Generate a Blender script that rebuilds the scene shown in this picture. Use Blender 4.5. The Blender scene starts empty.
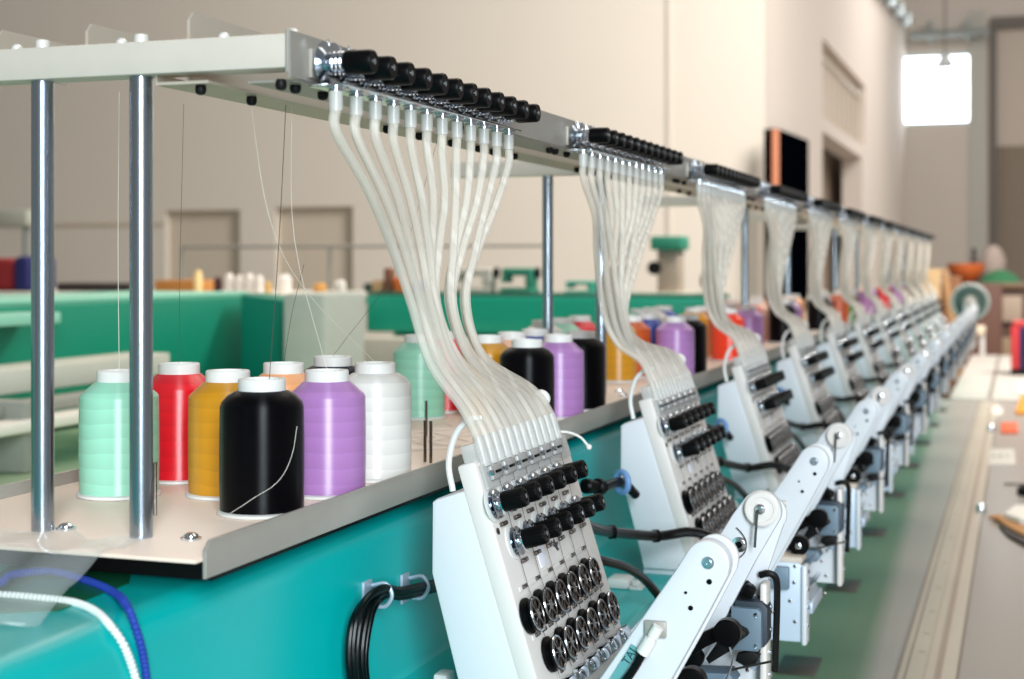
import bpy, bmesh, math, random
from mathutils import Vector, Matrix, Euler
random.seed(7)
PI = math.pi
C = bpy.context.scene.collection
# ------------------------------------------------------------------ camera, world, light
CZ = 1.55                      # camera height; z values below are given relative to it
F_PX, VPX, VPY = 1480.0, 1020.0, 264.0
TH = math.atan((VPX - 512) / F_PX)
cam_d = bpy.data.cameras.new('camera'); cam = bpy.data.objects.new('camera', cam_d); C.objects.link(cam)
cam.location = (0, 0, CZ); cam.rotation_euler = (PI / 2, 0, TH)
cam_d.sensor_width = 36; cam_d.lens = 36 * F_PX / 1024
cam_d.shift_y = -(339.5 - VPY) / 1024
cam_d.clip_start = 0.05; cam_d.clip_end = 100
cam_d.dof.use_dof = True; cam_d.dof.focus_distance = 1.33; cam_d.dof.aperture_fstop = 6.7
sc = bpy.context.scene; sc.camera = cam
sc.view_settings.view_transform = 'Standard'; sc.view_settings.look = 'None'
sc.view_settings.exposure = 0.0; sc.view_settings.gamma = 1.0
sc.view_settings.use_curve_mapping = False
w = bpy.data.worlds.new('world'); sc.world = w; w.use_nodes = True
bg = w.node_tree.nodes['Background']; bg.inputs[0].default_value = (1.0, 0.965, 0.92, 1); bg.inputs[1].default_value = 0.24

def area(name, loc, target, sx, sy, power, col):
    l = bpy.data.lights.new(name, 'AREA'); l.shape = 'RECTANGLE'; l.size = sx; l.size_y = sy
    l.energy = power; l.color = col
    o = bpy.data.objects.new(name, l); C.objects.link(o); o.location = loc
    o.rotation_euler = (Vector(target) - Vector(loc)).to_track_quat('-Z', 'Y').to_euler()
    return o
area('daylight_window', (2.1, -3.3, 2.9), (-0.5, 1.4, 1.3), 1.3, 3.4, 415, (0.84, 0.94, 1.0))
area('hall_fill', (2.2, 8.5, 7.0), (-1.0, 13.5, 2.0), 3.0, 4.0, 1250, (1.0, 0.96, 0.92))  # unseen light added so the back wall brightens towards the right
area('aisle_fill', (-1.6, 5.5, 5.5), (-0.6, 5.0, 0.0), 3.0, 8.0, 190, (1.0, 0.88, 0.76))  # unseen warm light added above the far stretch of the machine
area('far_fill', (2.5, 23.0, 7.5), (-0.8, 25.0, 0.0), 3.0, 8.0, 560, (1.0, 0.96, 0.93))  # unseen light added to brighten the far end of the hall

# ------------------------------------------------------------------ helpers
def lin(c):
    return tuple(((v / 255) / 12.92 if v / 255 <= 0.04045 else (((v / 255) + 0.055) / 1.055) ** 2.4) for v in c)
MATS = {}
def mat(name, rgb, rough=0.5, metal=0.0, noise=0.06, scale=30, bump=0.0, spec=0.5, alpha=1.0, trans=0.0,
        emit=None, coat=0.0, aniso=0.0):
    if name in MATS: return MATS[name]
    m = bpy.data.materials.new(name); m.use_nodes = True; nt = m.node_tree; b = nt.nodes['Principled BSDF']
    col = lin(rgb)
    tc = nt.nodes.new('ShaderNodeTexCoord'); nz = nt.nodes.new('ShaderNodeTexNoise')
    nz.inputs['Scale'].default_value = scale; nz.inputs['Detail'].default_value = 3
    nt.links.new(tc.outputs['Object'], nz.inputs['Vector'])
    mx = nt.nodes.new('ShaderNodeMix'); mx.data_type = 'RGBA'
    mx.inputs[6].default_value = tuple(v * (1 - noise) for v in col) + (1,)
    mx.inputs[7].default_value = tuple(min(1, v * (1 + noise)) for v in col) + (1,)
    nt.links.new(nz.outputs['Fac'], mx.inputs[0]); nt.links.new(mx.outputs[2], b.inputs['Base Color'])
    b.inputs['Roughness'].default_value = rough; b.inputs['Metallic'].default_value = metal
    b.inputs['Specular IOR Level'].default_value = spec; b.inputs['Alpha'].default_value = alpha
    b.inputs['Transmission Weight'].default_value = trans; b.inputs['Coat Weight'].default_value = coat
    b.inputs['Anisotropic'].default_value = aniso; b.inputs['Anisotropic Rotation'].default_value = 0.25 if aniso else 0.0
    if bump:
        bp = nt.nodes.new('ShaderNodeBump'); bp.inputs['Strength'].default_value = bump
        bp.inputs['Distance'].default_value = 0.002
        nt.links.new(nz.outputs['Fac'], bp.inputs['Height']); nt.links.new(bp.outputs['Normal'], b.inputs['Normal'])
    if emit:
        b.inputs['Emission Color'].default_value = lin(emit[0]) + (1,); b.inputs['Emission Strength'].default_value = emit[1]
    MATS[name] = m; return m

def thread_mat(name, rgb, dark=0.75):
    """wound rayon: horizontal bands of slightly different shade, fine crosswise bump, silky gloss"""
    if name in MATS: return MATS[name]
    m = mat(name, rgb, 0.36, 0.0, 0.0, spec=0.15 if max(rgb) < 90 else 1.0, aniso=0.92); nt = m.node_tree; b = nt.nodes['Principled BSDF']
    tc = nt.nodes.new('ShaderNodeTexCoord')
    wv = nt.nodes.new('ShaderNodeTexWave'); wv.wave_type = 'BANDS'; wv.bands_direction = 'Z'; wv.wave_profile = 'SAW'
    wv.inputs['Scale'].default_value = 24; wv.inputs['Distortion'].default_value = 1.6; wv.inputs['Detail'].default_value = 1
    nt.links.new(tc.outputs['Object'], wv.inputs['Vector'])
    col = lin(rgb)
    mx = nt.nodes.new('ShaderNodeMix'); mx.data_type = 'RGBA'
    mx.inputs[6].default_value = tuple(v * dark for v in col) + (1,); mx.inputs[7].default_value = col + (1,)
    nt.links.new(wv.outputs['Fac'], mx.inputs[0]); nt.links.new(mx.outputs[2], b.inputs['Base Color'])
    w2 = nt.nodes.new('ShaderNodeTexWave'); w2.bands_direction = 'Z'; w2.inputs['Scale'].default_value = 420
    w2.inputs['Distortion'].default_value = 3
    nt.links.new(tc.outputs['Object'], w2.inputs['Vector'])
    bp = nt.nodes.new('ShaderNodeBump'); bp.inputs['Strength'].default_value = 0.12; bp.inputs['Distance'].default_value = 0.0004
    nt.links.new(w2.outputs['Fac'], bp.inputs['Height']); nt.links.new(bp.outputs['Normal'], b.inputs['Normal'])
    return m

def tube_mat(name, rgb, alpha):
    m = mat(name, rgb, 0.28, 0, 0.03, spec=0.6); nt = m.node_tree; b = nt.nodes['Principled BSDF']
    tc = nt.nodes.new('ShaderNodeTexCoord'); wv = nt.nodes.new('ShaderNodeTexWave'); wv.bands_direction = 'DIAGONAL'
    wv.inputs['Scale'].default_value = 14; wv.inputs['Distortion'].default_value = 1.0
    nt.links.new(tc.outputs['Object'], wv.inputs['Vector'])
    mr = nt.nodes.new('ShaderNodeMapRange'); mr.inputs[1].default_value = 0.75; mr.inputs[2].default_value = 1.0
    mr.inputs[3].default_value = alpha; mr.inputs[4].default_value = min(1, alpha + 0.22)
    nt.links.new(wv.outputs['Fac'], mr.inputs[0]); nt.links.new(mr.outputs[0], b.inputs['Alpha'])
    b.inputs['Subsurface Weight'].default_value = 0.0
    return m

class MB:
    """collects shapes and links them as one mesh object"""
    def __init__(s): s.bm = bmesh.new()
    def box(s, x0, x1, y0, y1, z0, z1, bevel=0.0, M=None):
        x0, x1 = sorted((x0, x1)); y0, y1 = sorted((y0, y1)); z0, z1 = sorted((z0, z1))
        bevel = min(bevel, (x1 - x0) * 0.45, (y1 - y0) * 0.45, (z1 - z0) * 0.45)
        r = bmesh.ops.create_cube(s.bm, size=1)['verts']
        for v in r:
            v.co = Vector((x0 + (v.co.x + .5) * (x1 - x0), y0 + (v.co.y + .5) * (y1 - y0), z0 + (v.co.z + .5) * (z1 - z0)))
        es = {e for v in r for e in v.link_edges}
        if bevel > 0:
            o = bmesh.ops.bevel(s.bm, geom=list(es), offset=bevel, segments=2, affect='EDGES', profile=0.5)
            r = list({v for f in o['faces'] for v in f.verts})
            # collect all verts linked
            seen = set(r); st = list(r)
            while st:
                v = st.pop()
                for e in v.link_edges:
                    u = e.other_vert(v)
                    if u not in seen: seen.add(u); st.append(u)
            r = list(seen)
        if M is not None:
            for v in r: v.co = M @ v.co
        return s
    def prism(s, pts, y0, y1, bevel=0.0, axis='Y', M=None):
        """outline in (x, z) extruded along Y (or (x, y) along Z with axis='Z', (y, z) along X with axis='X')"""
        def P(a, b, h):
            return Vector((a, h, b)) if axis == 'Y' else (Vector((a, b, h)) if axis == 'Z' else Vector((h, a, b)))
        A = [s.bm.verts.new(P(a, b, y0)) for a, b in pts]; B = [s.bm.verts.new(P(a, b, y1)) for a, b in pts]
        n = len(pts); fs = [s.bm.faces.new(A), s.bm.faces.new(B[::-1])]
        for i in range(n): fs.append(s.bm.faces.new((A[i], B[i], B[(i + 1) % n], A[(i + 1) % n])))
        bmesh.ops.recalc_face_normals(s.bm, faces=fs)
        vs = A + B
        if bevel > 0:
            es = list({e for f in fs[:2] for e in f.edges})
            o = bmesh.ops.bevel(s.bm, geom=es, offset=bevel, segments=2, affect='EDGES', profile=0.5, clamp_overlap=True)
            seen = {v for f in o['faces'] for v in f.verts}; st = list(seen)
            while st:
                v = st.pop()
                for e in v.link_edges:
                    u = e.other_vert(v)
                    if u not in seen: seen.add(u); st.append(u)
            vs = list(seen)
        if M is not None:
            for v in vs: v.co = M @ v.co
        return s
    def lathe(s, prof, c=(0, 0, 0), axis=(0, 0, 1), n=24, ridges=0, closed=True):
        """profile [(r, h), ...] revolved round axis through c"""
        ax = Vector(axis).normalized(); q = ax.to_track_quat('Z', 'Y').to_matrix()
        c = Vector(c); rings = []
        for r, h in prof:
            ring = []
            for i in range(n):
                a = 2 * PI * i / n; rr = r * (1 - (ridges if i % 2 else 0))
                ring.append(s.bm.verts.new(c + q @ Vector((rr * math.cos(a), rr * math.sin(a), h))))
            rings.append(ring)
        fs = []
        for k in range(len(rings) - 1):
            for i in range(n):
                j = (i + 1) % n
                fs.append(s.bm.faces.new((rings[k][i], rings[k][j], rings[k + 1][j], rings[k + 1][i])))
        if closed:
            fs.append(s.bm.faces.new(rings[0][::-1])); fs.append(s.bm.faces.new(rings[-1]))
        bmesh.ops.recalc_face_normals(s.bm, faces=fs)
        return s
    def cyl(s, a, b, r, n=16, r2=None):
        a = Vector(a); b = Vector(b); return s.lathe([(r, 0), (r if r2 is None else r2, (b - a).length)], a, b - a, n)
    def ring(s, c, axis, R, r, n=24, m=8):
        return s.lathe([(R + r * math.cos(2 * PI * i / m), r * math.sin(2 * PI * i / m)) for i in range(m + 1)], c, axis, n, closed=False)
    def tube(s, pts, r, n=8, smooth=6, flat=1.0):
        P = [Vector(p) for p in pts]
        if smooth and len(P) > 2:
            Q = []; E = [2 * P[0] - P[1]] + P + [2 * P[-1] - P[-2]]
            for i in range(1, len(E) - 2):
                p0, p1, p2, p3 = E[i - 1:i + 3]
                for k in range(smooth):
                    t = k / smooth
                    Q.append(0.5 * ((2 * p1) + (-p0 + p2) * t + (2 * p0 - 5 * p1 + 4 * p2 - p3) * t * t + (-p0 + 3 * p1 - 3 * p2 + p3) * t ** 3))
            Q.append(P[-1]); P = Q
        rings = []; up = None
        for i, p in enumerate(P):
            t = (P[min(i + 1, len(P) - 1)] - P[max(i - 1, 0)]).normalized()
            if up is None: up = t.orthogonal().normalized()
            up = (up - t * up.dot(t)).normalized(); sd = t.cross(up)
            rr = r(i / (len(P) - 1)) if callable(r) else r
            rings.append([s.bm.verts.new(p + rr * (math.cos(2 * PI * j / n) * up + flat * math.sin(2 * PI * j / n) * sd)) for j in range(n)])
        fs = []
        for k in range(len(rings) - 1):
            for i in range(n):
                j = (i + 1) % n
                fs.append(s.bm.faces.new((rings[k][i], rings[k][j], rings[k + 1][j], rings[k + 1][i])))
        fs.append(s.bm.faces.new(rings[0][::-1])); fs.append(s.bm.faces.new(rings[-1]))
        bmesh.ops.recalc_face_normals(s.bm, faces=fs)
        return s
    def ball(s, c, r, seg=16, sz=1.0):
        return s.lathe([(max(1e-4, r * math.sin(PI * i / 8)), -r * sz * math.cos(PI * i / 8)) for i in range(9)], c, (0, 0, 1), seg)
    def build(s, name, m, parent=None, origin=None, smooth=True):
        """vertices are authored in scene coordinates relative to camera height; origin is the object's own base"""
        if parent is not None and origin is None: origin = parent['_o']
        if origin is None:
            xs = [v.co for v in s.bm.verts]
            origin = ((min(v.x for v in xs) + max(v.x for v in xs)) / 2, (min(v.y for v in xs) + max(v.y for v in xs)) / 2, min(v.z for v in xs))
        O = Vector(origin)
        for v in s.bm.verts: v.co -= O
        me = bpy.data.meshes.new(name); s.bm.to_mesh(me); s.bm.free()
        me.materials.append(m)
        if smooth:
            me.polygons.foreach_set('use_smooth', [True] * len(me.polygons)); me.set_sharp_from_angle(angle=math.radians(32))
        o = bpy.data.objects.new(name, me); C.objects.link(o)
        if parent is not None: o.parent = parent
        else: o.location = O + Vector((0, 0, CZ))
        return o
def tag(o, label=None, cat=None, group=None, kind=None):
    if label: o['label'] = label
    if cat: o['category'] = cat
    if group: o['group'] = group
    if kind: o['kind'] = kind
    return o
def thing(name, label, cat, origin, group=None):
    o = bpy.data.objects.new(name, None); C.objects.link(o); o.empty_display_size = 0.05
    o.location = Vector(origin) + Vector((0, 0, CZ)); o['_o'] = list(origin)
    return tag(o, label, cat, group)
def sub(m, name, material, parent):
    """a sub-part: child of a part, authored in the same coordinates as the thing"""
    root = parent.parent
    o = m.build(name, material, None, origin=root['_o'] if root is not None else parent.parent['_o'])
    o.location = (0, 0, 0); o.parent = parent
    return o
def copy_tree(o, parent=None):
    c = o.copy(); C.objects.link(c); c.parent = parent
    for ch in list(o.children): copy_tree(ch, c)
    return c
def struct(name, m, material):
    o = m.build(name, material); o['kind'] = 'structure'; return o
def at(px, py, Y):
    """a measured sight line meets the plane at distance Y down the hall"""
    r = (px - 512) / F_PX; z = -(py - VPY) / F_PX; s, c = math.sin(TH), math.cos(TH)
    d = (r * c - s, r * s + c, z); k = Y / d[1]
    return Vector((k * d[0], Y, k * d[2]))
ORD = ['first', 'second', 'third', 'fourth', 'fifth', 'sixth', 'seventh', 'eighth', 'ninth', 'tenth', 'eleventh', 'twelfth']

# ------------------------------------------------------------------ materials
M_teal = mat('teal_paint', (0, 178, 176), 0.28, 0, 0.04, 6, spec=0.3)
M_green = mat('green_paint', (0, 142, 112), 0.45, 0, 0.05, 4)
M_mint = mat('pale_mint_paint', (150, 215, 190), 0.5, 0, 0.04)
M_white = mat('white_enamel', (212, 216, 221), 0.38, 0, 0.015, 12)
M_face = mat('ivory_plastic', (222, 217, 212), 0.42, 0, 0.02, 20)
M_alu = mat('brushed_aluminium', (168, 163, 155), 0.42, 0.35, 0.04, 60, spec=0.5)
M_tray = mat('tray_paint', (238, 217, 200), 0.42, 0.0, 0.05, 14, spec=0.5)
M_chrome = mat('chrome', (215, 222, 230), 0.14, 1.0, 0.04, 40)
M_steel = mat('steel_pole', (170, 182, 194), 0.24, 1.0, 0.02, 30)
M_darkchrome = mat('dark_chrome', (128, 120, 116), 0.22, 1.0, 0.2, 200)
M_black = mat('black_plastic', (6, 6, 7), 0.35, 0, 0.2, 40, spec=0.12)
M_rubber = mat('black_rubber', (9, 9, 10), 0.55, 0, 0.2, 40, spec=0.25)
M_cable = mat('black_cable', (6, 6, 8), 0.3, 0, 0.2, 90, bump=0.1, spec=0.25)
M_blue = mat('blue_plastic', (110, 150, 200), 0.4)
M_motor = mat('motor_grey', (105, 125, 140), 0.5, 0.2)
M_bluegrey = mat('blue_grey_metal', (176, 192, 208), 0.4, 0.3)
M_spool = mat('spool_plastic', (226, 225, 221), 0.45)
M_clear = mat('clear_plastic', (216, 216, 212), 0.2, 0, 0.02, alpha=0.6)
M_beige = mat('beige_metal', (196, 184, 168), 0.5)
M_wood = mat('raw_wood', (184, 152, 110), 0.6, 0, 0.12, 10)
M_brown = mat('brown_wood', (78, 54, 40), 0.6, 0, 0.2, 6)
M_brownplate = mat('dark_brown_plate', (52, 42, 34), 0.4, 0, 0.15)
M_tube = tube_mat('clear_tube', (232, 225, 214), 0.50)
M_cord = mat('cotton_thread', (235, 230, 220), 0.6)
M_dthread = mat('dark_thread', (70, 62, 60), 0.6)

# ------------------------------------------------------------------ room
FZ = -CZ
def plaster(name, rgb, sx=0.0):
    return mat(name, rgb, 0.85, 0, 0.02, 1.5, bump=0.05)
Mw = plaster('plaster_warm', (212, 203, 190))
mf = mat('concrete_floor', (176, 170, 160), 0.45, 0, 0.08, 3)
struct('floor', MB().box(-16, 5, -3, 33, FZ - 0.1, FZ), mf)
YW = 14.0; XS = -2.2785; YF = 32.0
# facing wall with two shallow recessed shutters
wl = MB()
rec = [(at(165, 210, YW).x, at(240, 210, YW).x, 0.58), (at(275, 207, YW).x, at(353, 207, YW).x, 0.6)]
xs = [-16, rec[0][0], rec[0][1], rec[1][0], rec[1][1], XS]
for i in range(5):
    zb = FZ if i % 2 == 0 else rec[i // 2][2]
    wl.box(xs[i], xs[i + 1], YW, YW + 0.3, zb, 8)
struct('wall_back', wl, Mw)
Mrec = plaster('recess_panel', (194, 182, 164))
for k, (a, b, t) in enumerate(rec):
    struct('door_%d' % (k + 1), MB().box(a, b, YW + 0.1, YW + 0.16, FZ, t), Mrec)
struct('trim_1', MB().box(at(669, 0, YW).x - 0.02, at(669, 0, YW).x + 0.02, YW - 0.02, YW + 0.01, FZ, 8, 0.004), plaster('joint', (204, 194, 182)))
struct('trim_2', MB().box(-16, rec[0][0], YW - 0.02, YW + 0.01, 0.42, 0.46, 0.004), plaster('joint2', (186, 172, 154)))
# side wall running away from us: balcony slot and lower opening
Ms = plaster('plaster_side', (220, 208, 196))
a = (18.3, 23.6, 1.80, 2.76); b = (18.25, 23.1, FZ, 1.62)
side = MB()
side.box(XS - 0.3, XS, YW + 0.3, a[0], FZ, 8); side.box(XS - 0.3, XS, a[1], YF, FZ, 8)
side.box(XS - 0.3, XS, a[0], a[1], a[3], 8); side.box(XS - 0.3, XS, a[0], a[1], 1.62, a[2])
side.box(XS - 0.3, XS, b[1], a[1], FZ, 1.62)
struct('wall_side', side, Ms)
rail = thing('balcony_railing', 'beige balcony railing set in the high slot of the side wall', 'railing', (XS - 0.1, 21, a[2]))
MB().box(XS - 0.14, XS - 0.06, a[0], a[1], a[3] - 0.2, a[3] - 0.12, 0.01).build('handrail', M_beige, rail)
for i in range(9):
    y = a[0] + 0.35 + i * 0.58
    MB().box(XS - 0.13, XS - 0.07, y, y + 0.08, a[2], a[3] - 0.2).build('baluster', M_beige, rail)
struct('trim_7', MB().box(XS - 0.34, XS - 0.31, a[0] - 0.1, a[1] + 0.1, a[2], a[3]), plaster('slot_back', (196, 182, 168)))
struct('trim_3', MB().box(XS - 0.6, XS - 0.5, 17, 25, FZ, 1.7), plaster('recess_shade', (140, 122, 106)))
# far wall with its bright window and roller door
wx0, wx1 = at(899, 60, YF).x, at(975, 60, YF).x; wz0, wz1 = at(900, 126, YF).z, at(900, 54, YF).z
dx0 = at(990, 0, YF).x; dz = at(990, 28, YF).z
far = MB()
far.box(-6, wx0, YF, YF + 0.4, FZ, 8); far.box(wx0, wx1, YF, YF + 0.4, FZ, wz0); far.box(wx0, wx1, YF, YF + 0.4, wz1, 8)
far.box(wx1, dx0, YF, YF + 0.4, FZ, 8); far.box(dx0, 6, YF, YF + 0.4, dz, 8)
Mfar = plaster('far_plaster', (180, 172, 162))
struct('wall_far', far, Mfar)
win = struct('window_1', MB().box(wx0, wx1, YF + 0.2, YF + 0.22, wz0, wz1), mat('sky_pane', (240, 248, 255), 0.2, emit=((236, 246, 255), 5.5)))
fr = MB(); t = 0.07
for q in ((wx0, wx0 + t, wz0, wz1), (wx1 - t, wx1, wz0, wz1), (wx0, wx1, wz0, wz0 + t), (wx0, wx1, wz1 - t, wz1)):
    fr.box(q[0], q[1], YF + 0.1, YF + 0.2, q[2], q[3])
f = fr.build('window_frame', mat('window_frame_grey', (170, 180, 182), 0.4)); f.parent = win
f.location = f.location - win.location
door = MB()
dz2 = at(1000, 146, YF).z
n = 30
for i in range(n):
    z0 = FZ + (dz2 - FZ) * i / n; z1 = FZ + (dz2 - FZ) * (i + 1) / n
    door.box(dx0, 4.8, YF + 0.12, YF + 0.2, z0 + 0.004, z1 - 0.004, 0.01)
struct('door_3', door, mat('shutter_taupe', (122, 108, 92), 0.6))
struct('trim_4', MB().box(dx0, 4.8, YF + 0.1, YF + 0.2, dz2, dz), mat('shutter_upper', (172, 160, 148), 0.7))
struct('trim_5', MB().box(dx0 - 0.02, dx0 + 0.13, YF - 0.08, YF + 0.05, FZ, dz + 0.1).box(dx0, 4.8, YF - 0.1, YF + 0.05, dz - 0.02, dz + 0.2), mat('door_frame_dark', (84, 78, 70), 0.6))
struct('trim_6', MB().box(dx0 - 0.42, dx0 - 0.1, YF - 0.05, YF + 0.05, FZ, dz + 0.35), mat('pillar_grey', (160, 158, 150), 0.7))
# pipes and lamp at the far end
pipe = thing('conduit_pipe', 'grey conduit running below the ceiling above the far window', 'pipe', (-2.0, YF - 0.4, wz1 + 0.3))
g = mat('pipe_grey', (128, 134, 130), 0.5)
MB().tube([(wx0 + 0.25, YF - 0.45, wz1 + 0.32), (dx0, YF - 0.45, wz1 + 0.32)], 0.09, smooth=0).build('pipe', g, pipe)
for u in (0.35, 0.75):
    x = wx0 + u * (dx0 - wx0)
    MB().box(x - 0.05, x + 0.05, YF - 0.4, YF - 0.1, wz1 + 0.2, wz1 + 0.6).build('bracket', g, pipe)
lamp = thing('pendant_lamp', 'small dark pendant lamp hanging in front of the bright far window', 'lamp', (at(945, 60, 27).x, 27, at(945, 70, 27).z))
lx = at(945, 60, 27)
MB().cyl((lx.x, 27, lx.z), (lx.x, 27, 6), 0.015, 6).build('cord', M_dthread, lamp)
MB().lathe([(0.05, 0.1), (0.2, -0.12)], (lx.x, 27, lx.z), n=16).build('lamp_shade', mat('lamp_shade_grey', (140, 145, 145), 0.5), lamp)
# duct along the side wall top
duct = thing('wall_duct', 'grey pipe with hangers running along the top of the side wall', 'pipe', (XS + 0.1, 24, 4.5))
MB().tube([(XS + 0.12, 20, 4.2), (XS + 0.12, 31.5, 5.0)], 0.07, smooth=0).build('pipe', g, duct)
for i in range(6):
    y = 21 + i * 1.9; z = 4.2 + (y - 20) * 0.8 / 11.5
    MB().box(XS, XS + 0.22, y, y + 0.1, z - 0.14, z + 0.1, 0.02).build('bracket', mat('zinc', (190, 200, 202), 0.35, 0.6), duct)
# boards leaning at the corner of the wall
def slab(px0, px1, Y, py0, zb, th=0.05):
    a = at(px0, py0, Y); b = at(px1, py0, Y)
    return a.x, b.x, a.z
bd = MB().prism([(14.2, FZ), (16.45, FZ), (16.45, 1.36), (14.2, 1.30)], XS + 0.02, XS + 0.08, 0.005, 'X').build('display_board', mat('black_board', (2, 3, 7), 0.9, spec=0.0))
tag(bd, 'tall black board standing along the side wall near its corner', 'board')
bx0, bx1, bx2 = at(764, 130, 13.7).x, at(771, 130, 13.7).x, at(778, 130, 13.7).x
bd = MB().box(bx0, bx1, 13.70, 13.75, FZ, 1.25, 0.004).build('display_board', mat('maroon_board', (14, 4, 5), 0.9, spec=0.0))
tag(bd, 'dark maroon narrow board at the corner of the plastered wall', 'board')
bd = MB().box(bx1 + 0.005, bx2, 13.72, 13.77, FZ, 1.25, 0.004).build('display_board', mat('peach_board', (196, 126, 92), 0.7))
tag(bd, 'narrow orange peach board between the two dark boards', 'board')

# ------------------------------------------------------------------ main machine: body, table
P = 0.64; NH = 12
body = thing('machine_body', 'long teal painted machine beam running under the thread tray', 'machine', (-0.7, 4.2, FZ))
R = 0.022; arc = [(-0.556 - R + R * math.sin(q), -0.234 - R + R * math.cos(q)) for q in [i * PI / 2 / 8 for i in range(9)]]
arc2 = [(-0.556 + 0.012 * (1 - math.cos(q)), -0.392 + 0.012 * (1 - math.sin(q))) for q in [PI * 0 + i * PI / 2 / 5 for i in range(6)]]
prof = [(-0.95, -0.234)] + arc + [(-0.556, -0.385), (-0.552, -0.392), (-0.545, -0.395), (-0.418, -0.395), (-0.412, -0.398), (-0.41, -0.405), (-0.41, -0.655), (-0.95, -0.655)]
MB().prism(prof, -0.5, 9.1).build('beam', M_teal, body)
MB().box(-0.9, -0.5, 0.2, 8.8, FZ, -0.655, 0.01).build('plinth', M_green, body)

# table in front: beige boards, green strip under the heads, seams
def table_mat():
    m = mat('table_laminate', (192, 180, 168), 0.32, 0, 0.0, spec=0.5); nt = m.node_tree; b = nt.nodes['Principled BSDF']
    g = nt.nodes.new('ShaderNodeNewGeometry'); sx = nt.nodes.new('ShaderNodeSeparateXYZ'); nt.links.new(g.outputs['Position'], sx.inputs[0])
    # soft edge where the green turns beige: x + 0.025*y against -0.17
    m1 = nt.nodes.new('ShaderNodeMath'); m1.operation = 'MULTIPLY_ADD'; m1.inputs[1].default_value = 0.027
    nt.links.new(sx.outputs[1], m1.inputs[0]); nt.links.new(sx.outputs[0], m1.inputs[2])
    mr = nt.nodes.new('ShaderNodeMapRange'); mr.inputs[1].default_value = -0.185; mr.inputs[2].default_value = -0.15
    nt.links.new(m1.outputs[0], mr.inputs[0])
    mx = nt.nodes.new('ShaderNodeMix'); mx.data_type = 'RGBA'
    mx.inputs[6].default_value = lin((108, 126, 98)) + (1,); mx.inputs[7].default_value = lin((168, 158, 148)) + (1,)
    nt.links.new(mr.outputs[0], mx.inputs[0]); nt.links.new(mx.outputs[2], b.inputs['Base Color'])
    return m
TZ = -0.66
tb = thing('work_table', 'long beige machine table with green strip under the sewing arms', 'table', (0.3, 4, FZ))
MB().box(-0.409, 1.3, -0.6, 7.5, TZ - 0.03, TZ, 0.003).build('tabletop', table_mat(), tb)
for x in (-0.1, 1.2):
    for y in (0.4, 3.4, 7.2):
        MB().box(x - 0.03, x + 0.03, y - 0.03, y + 0.03, FZ, TZ - 0.03, 0.004).build('leg', M_alu, tb)
rl = thing('slide_rail', 'cream slide rail with dark grooves let along the table', 'rail', (-0.14, 4, TZ))
Mcream = mat('cream_rail', (186, 174, 156), 0.4); Mgroove = mat('groove_brown', (128, 116, 104), 0.6)
MB().box(-0.187, -0.095, -0.3, 7.45, TZ, TZ + 0.002, 0.0005).build('rail_bed', Mcream, rl)
for x0, x1, mm in ((-0.189, -0.1845, Mgroove), (-0.175, -0.1725, Mgroove), (-0.1455, -0.1435, mat('groove_light', (176, 162, 146), 0.6)), (-0.129, -0.119, mat('groove_wide', (160, 142, 126), 0.6)), (-0.096, -0.093, Mgroove)):
    MB().box(x0, x1, -0.3, 7.45, TZ + 0.0015, TZ + 0.0032).build('groove', mm, rl)
for i in range(9):
    y = 2.6 + i * 0.11 * (1 + i * 0.2)
    for dx in (0, 0.006):
        MB().cyl((-0.16 + dx, y, TZ + 0.002), (-0.16 + dx, y, TZ + 0.0032), 0.0018, 8).build('screw', Mgroove, rl)
for k, (px, py, nm) in enumerate(((981, 513, 'near'), (991, 432, 'far'))):
    Y = 4.114 if k == 0 else 6.11; x = -0.0978 if k == 0 else -0.1078
    kn = MB().lathe([(0.013, 0), (0.014, 0.01), (0.011, 0.022), (0.004, 0.028)], (x, Y, TZ), n=16).build('clamp_knob', M_chrome)
    tag(kn, 'small shiny clamp knob at the rail edge, %s' % ('nearer of the two' if k == 0 else 'farther of the two'), 'knob', 'rail clamp knobs')
for k in range(11):
    y = 1.81 + P * k
    o = MB().box(-0.375, -0.312, y - 0.055, y + 0.055, TZ, TZ + 0.003, 0.001).build('needle_plate', M_brownplate)
    tag(o, 'dark brown needle plate on the green strip, %s from the near end' % ORD[k], 'plate', 'needle plates on the table')

# ------------------------------------------------------------------ thread tray
PZ = -0.202
tray = thing('thread_tray', 'long beige sheet tray holding the rows of thread cones', 'tray', (-0.68, 4.5, PZ - 0.02))
MB().box(-0.828, -0.532, 0.885, 9.0, PZ - 0.003, PZ, 0.0008).build('tray_plate', M_tray, tray)
MB().prism([(0.893, PZ - 0.0145), (0.893, PZ + 0.005), (0.900, PZ + 0.0115), (9.0, PZ + 0.0115), (9.0, PZ - 0.0145)], -0.5315, -0.5285, 0.0005, 'X').build('front_lip', M_alu, tray)
MB().box(-0.831, -0.828, 0.885, 9.0, PZ - 0.0145, PZ + 0.0115, 0.0005).build('rear_lip', M_alu, tray)
MB().box(-0.80, -0.56, 0.955, 9.0, PZ - 0.030, PZ - 0.003).build('under_frame', M_rubber, tray)
for (x, y) in ((-0.6878, 0.9567), (-0.576, 0.9517), (-0.69, 2.19), (-0.575, 2.2), (-0.60, 2.27), (-0.69, 3.5), (-0.575, 3.5)):
    sc_ = MB().lathe([(0.0078, 0), (0.0078, 0.0012), (0.0058, 0.0016), (0.0055, 0.003), (0.003, 0.0046)], (x, y, PZ), n=20).build('tray_screw', M_chrome, tray)
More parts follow.
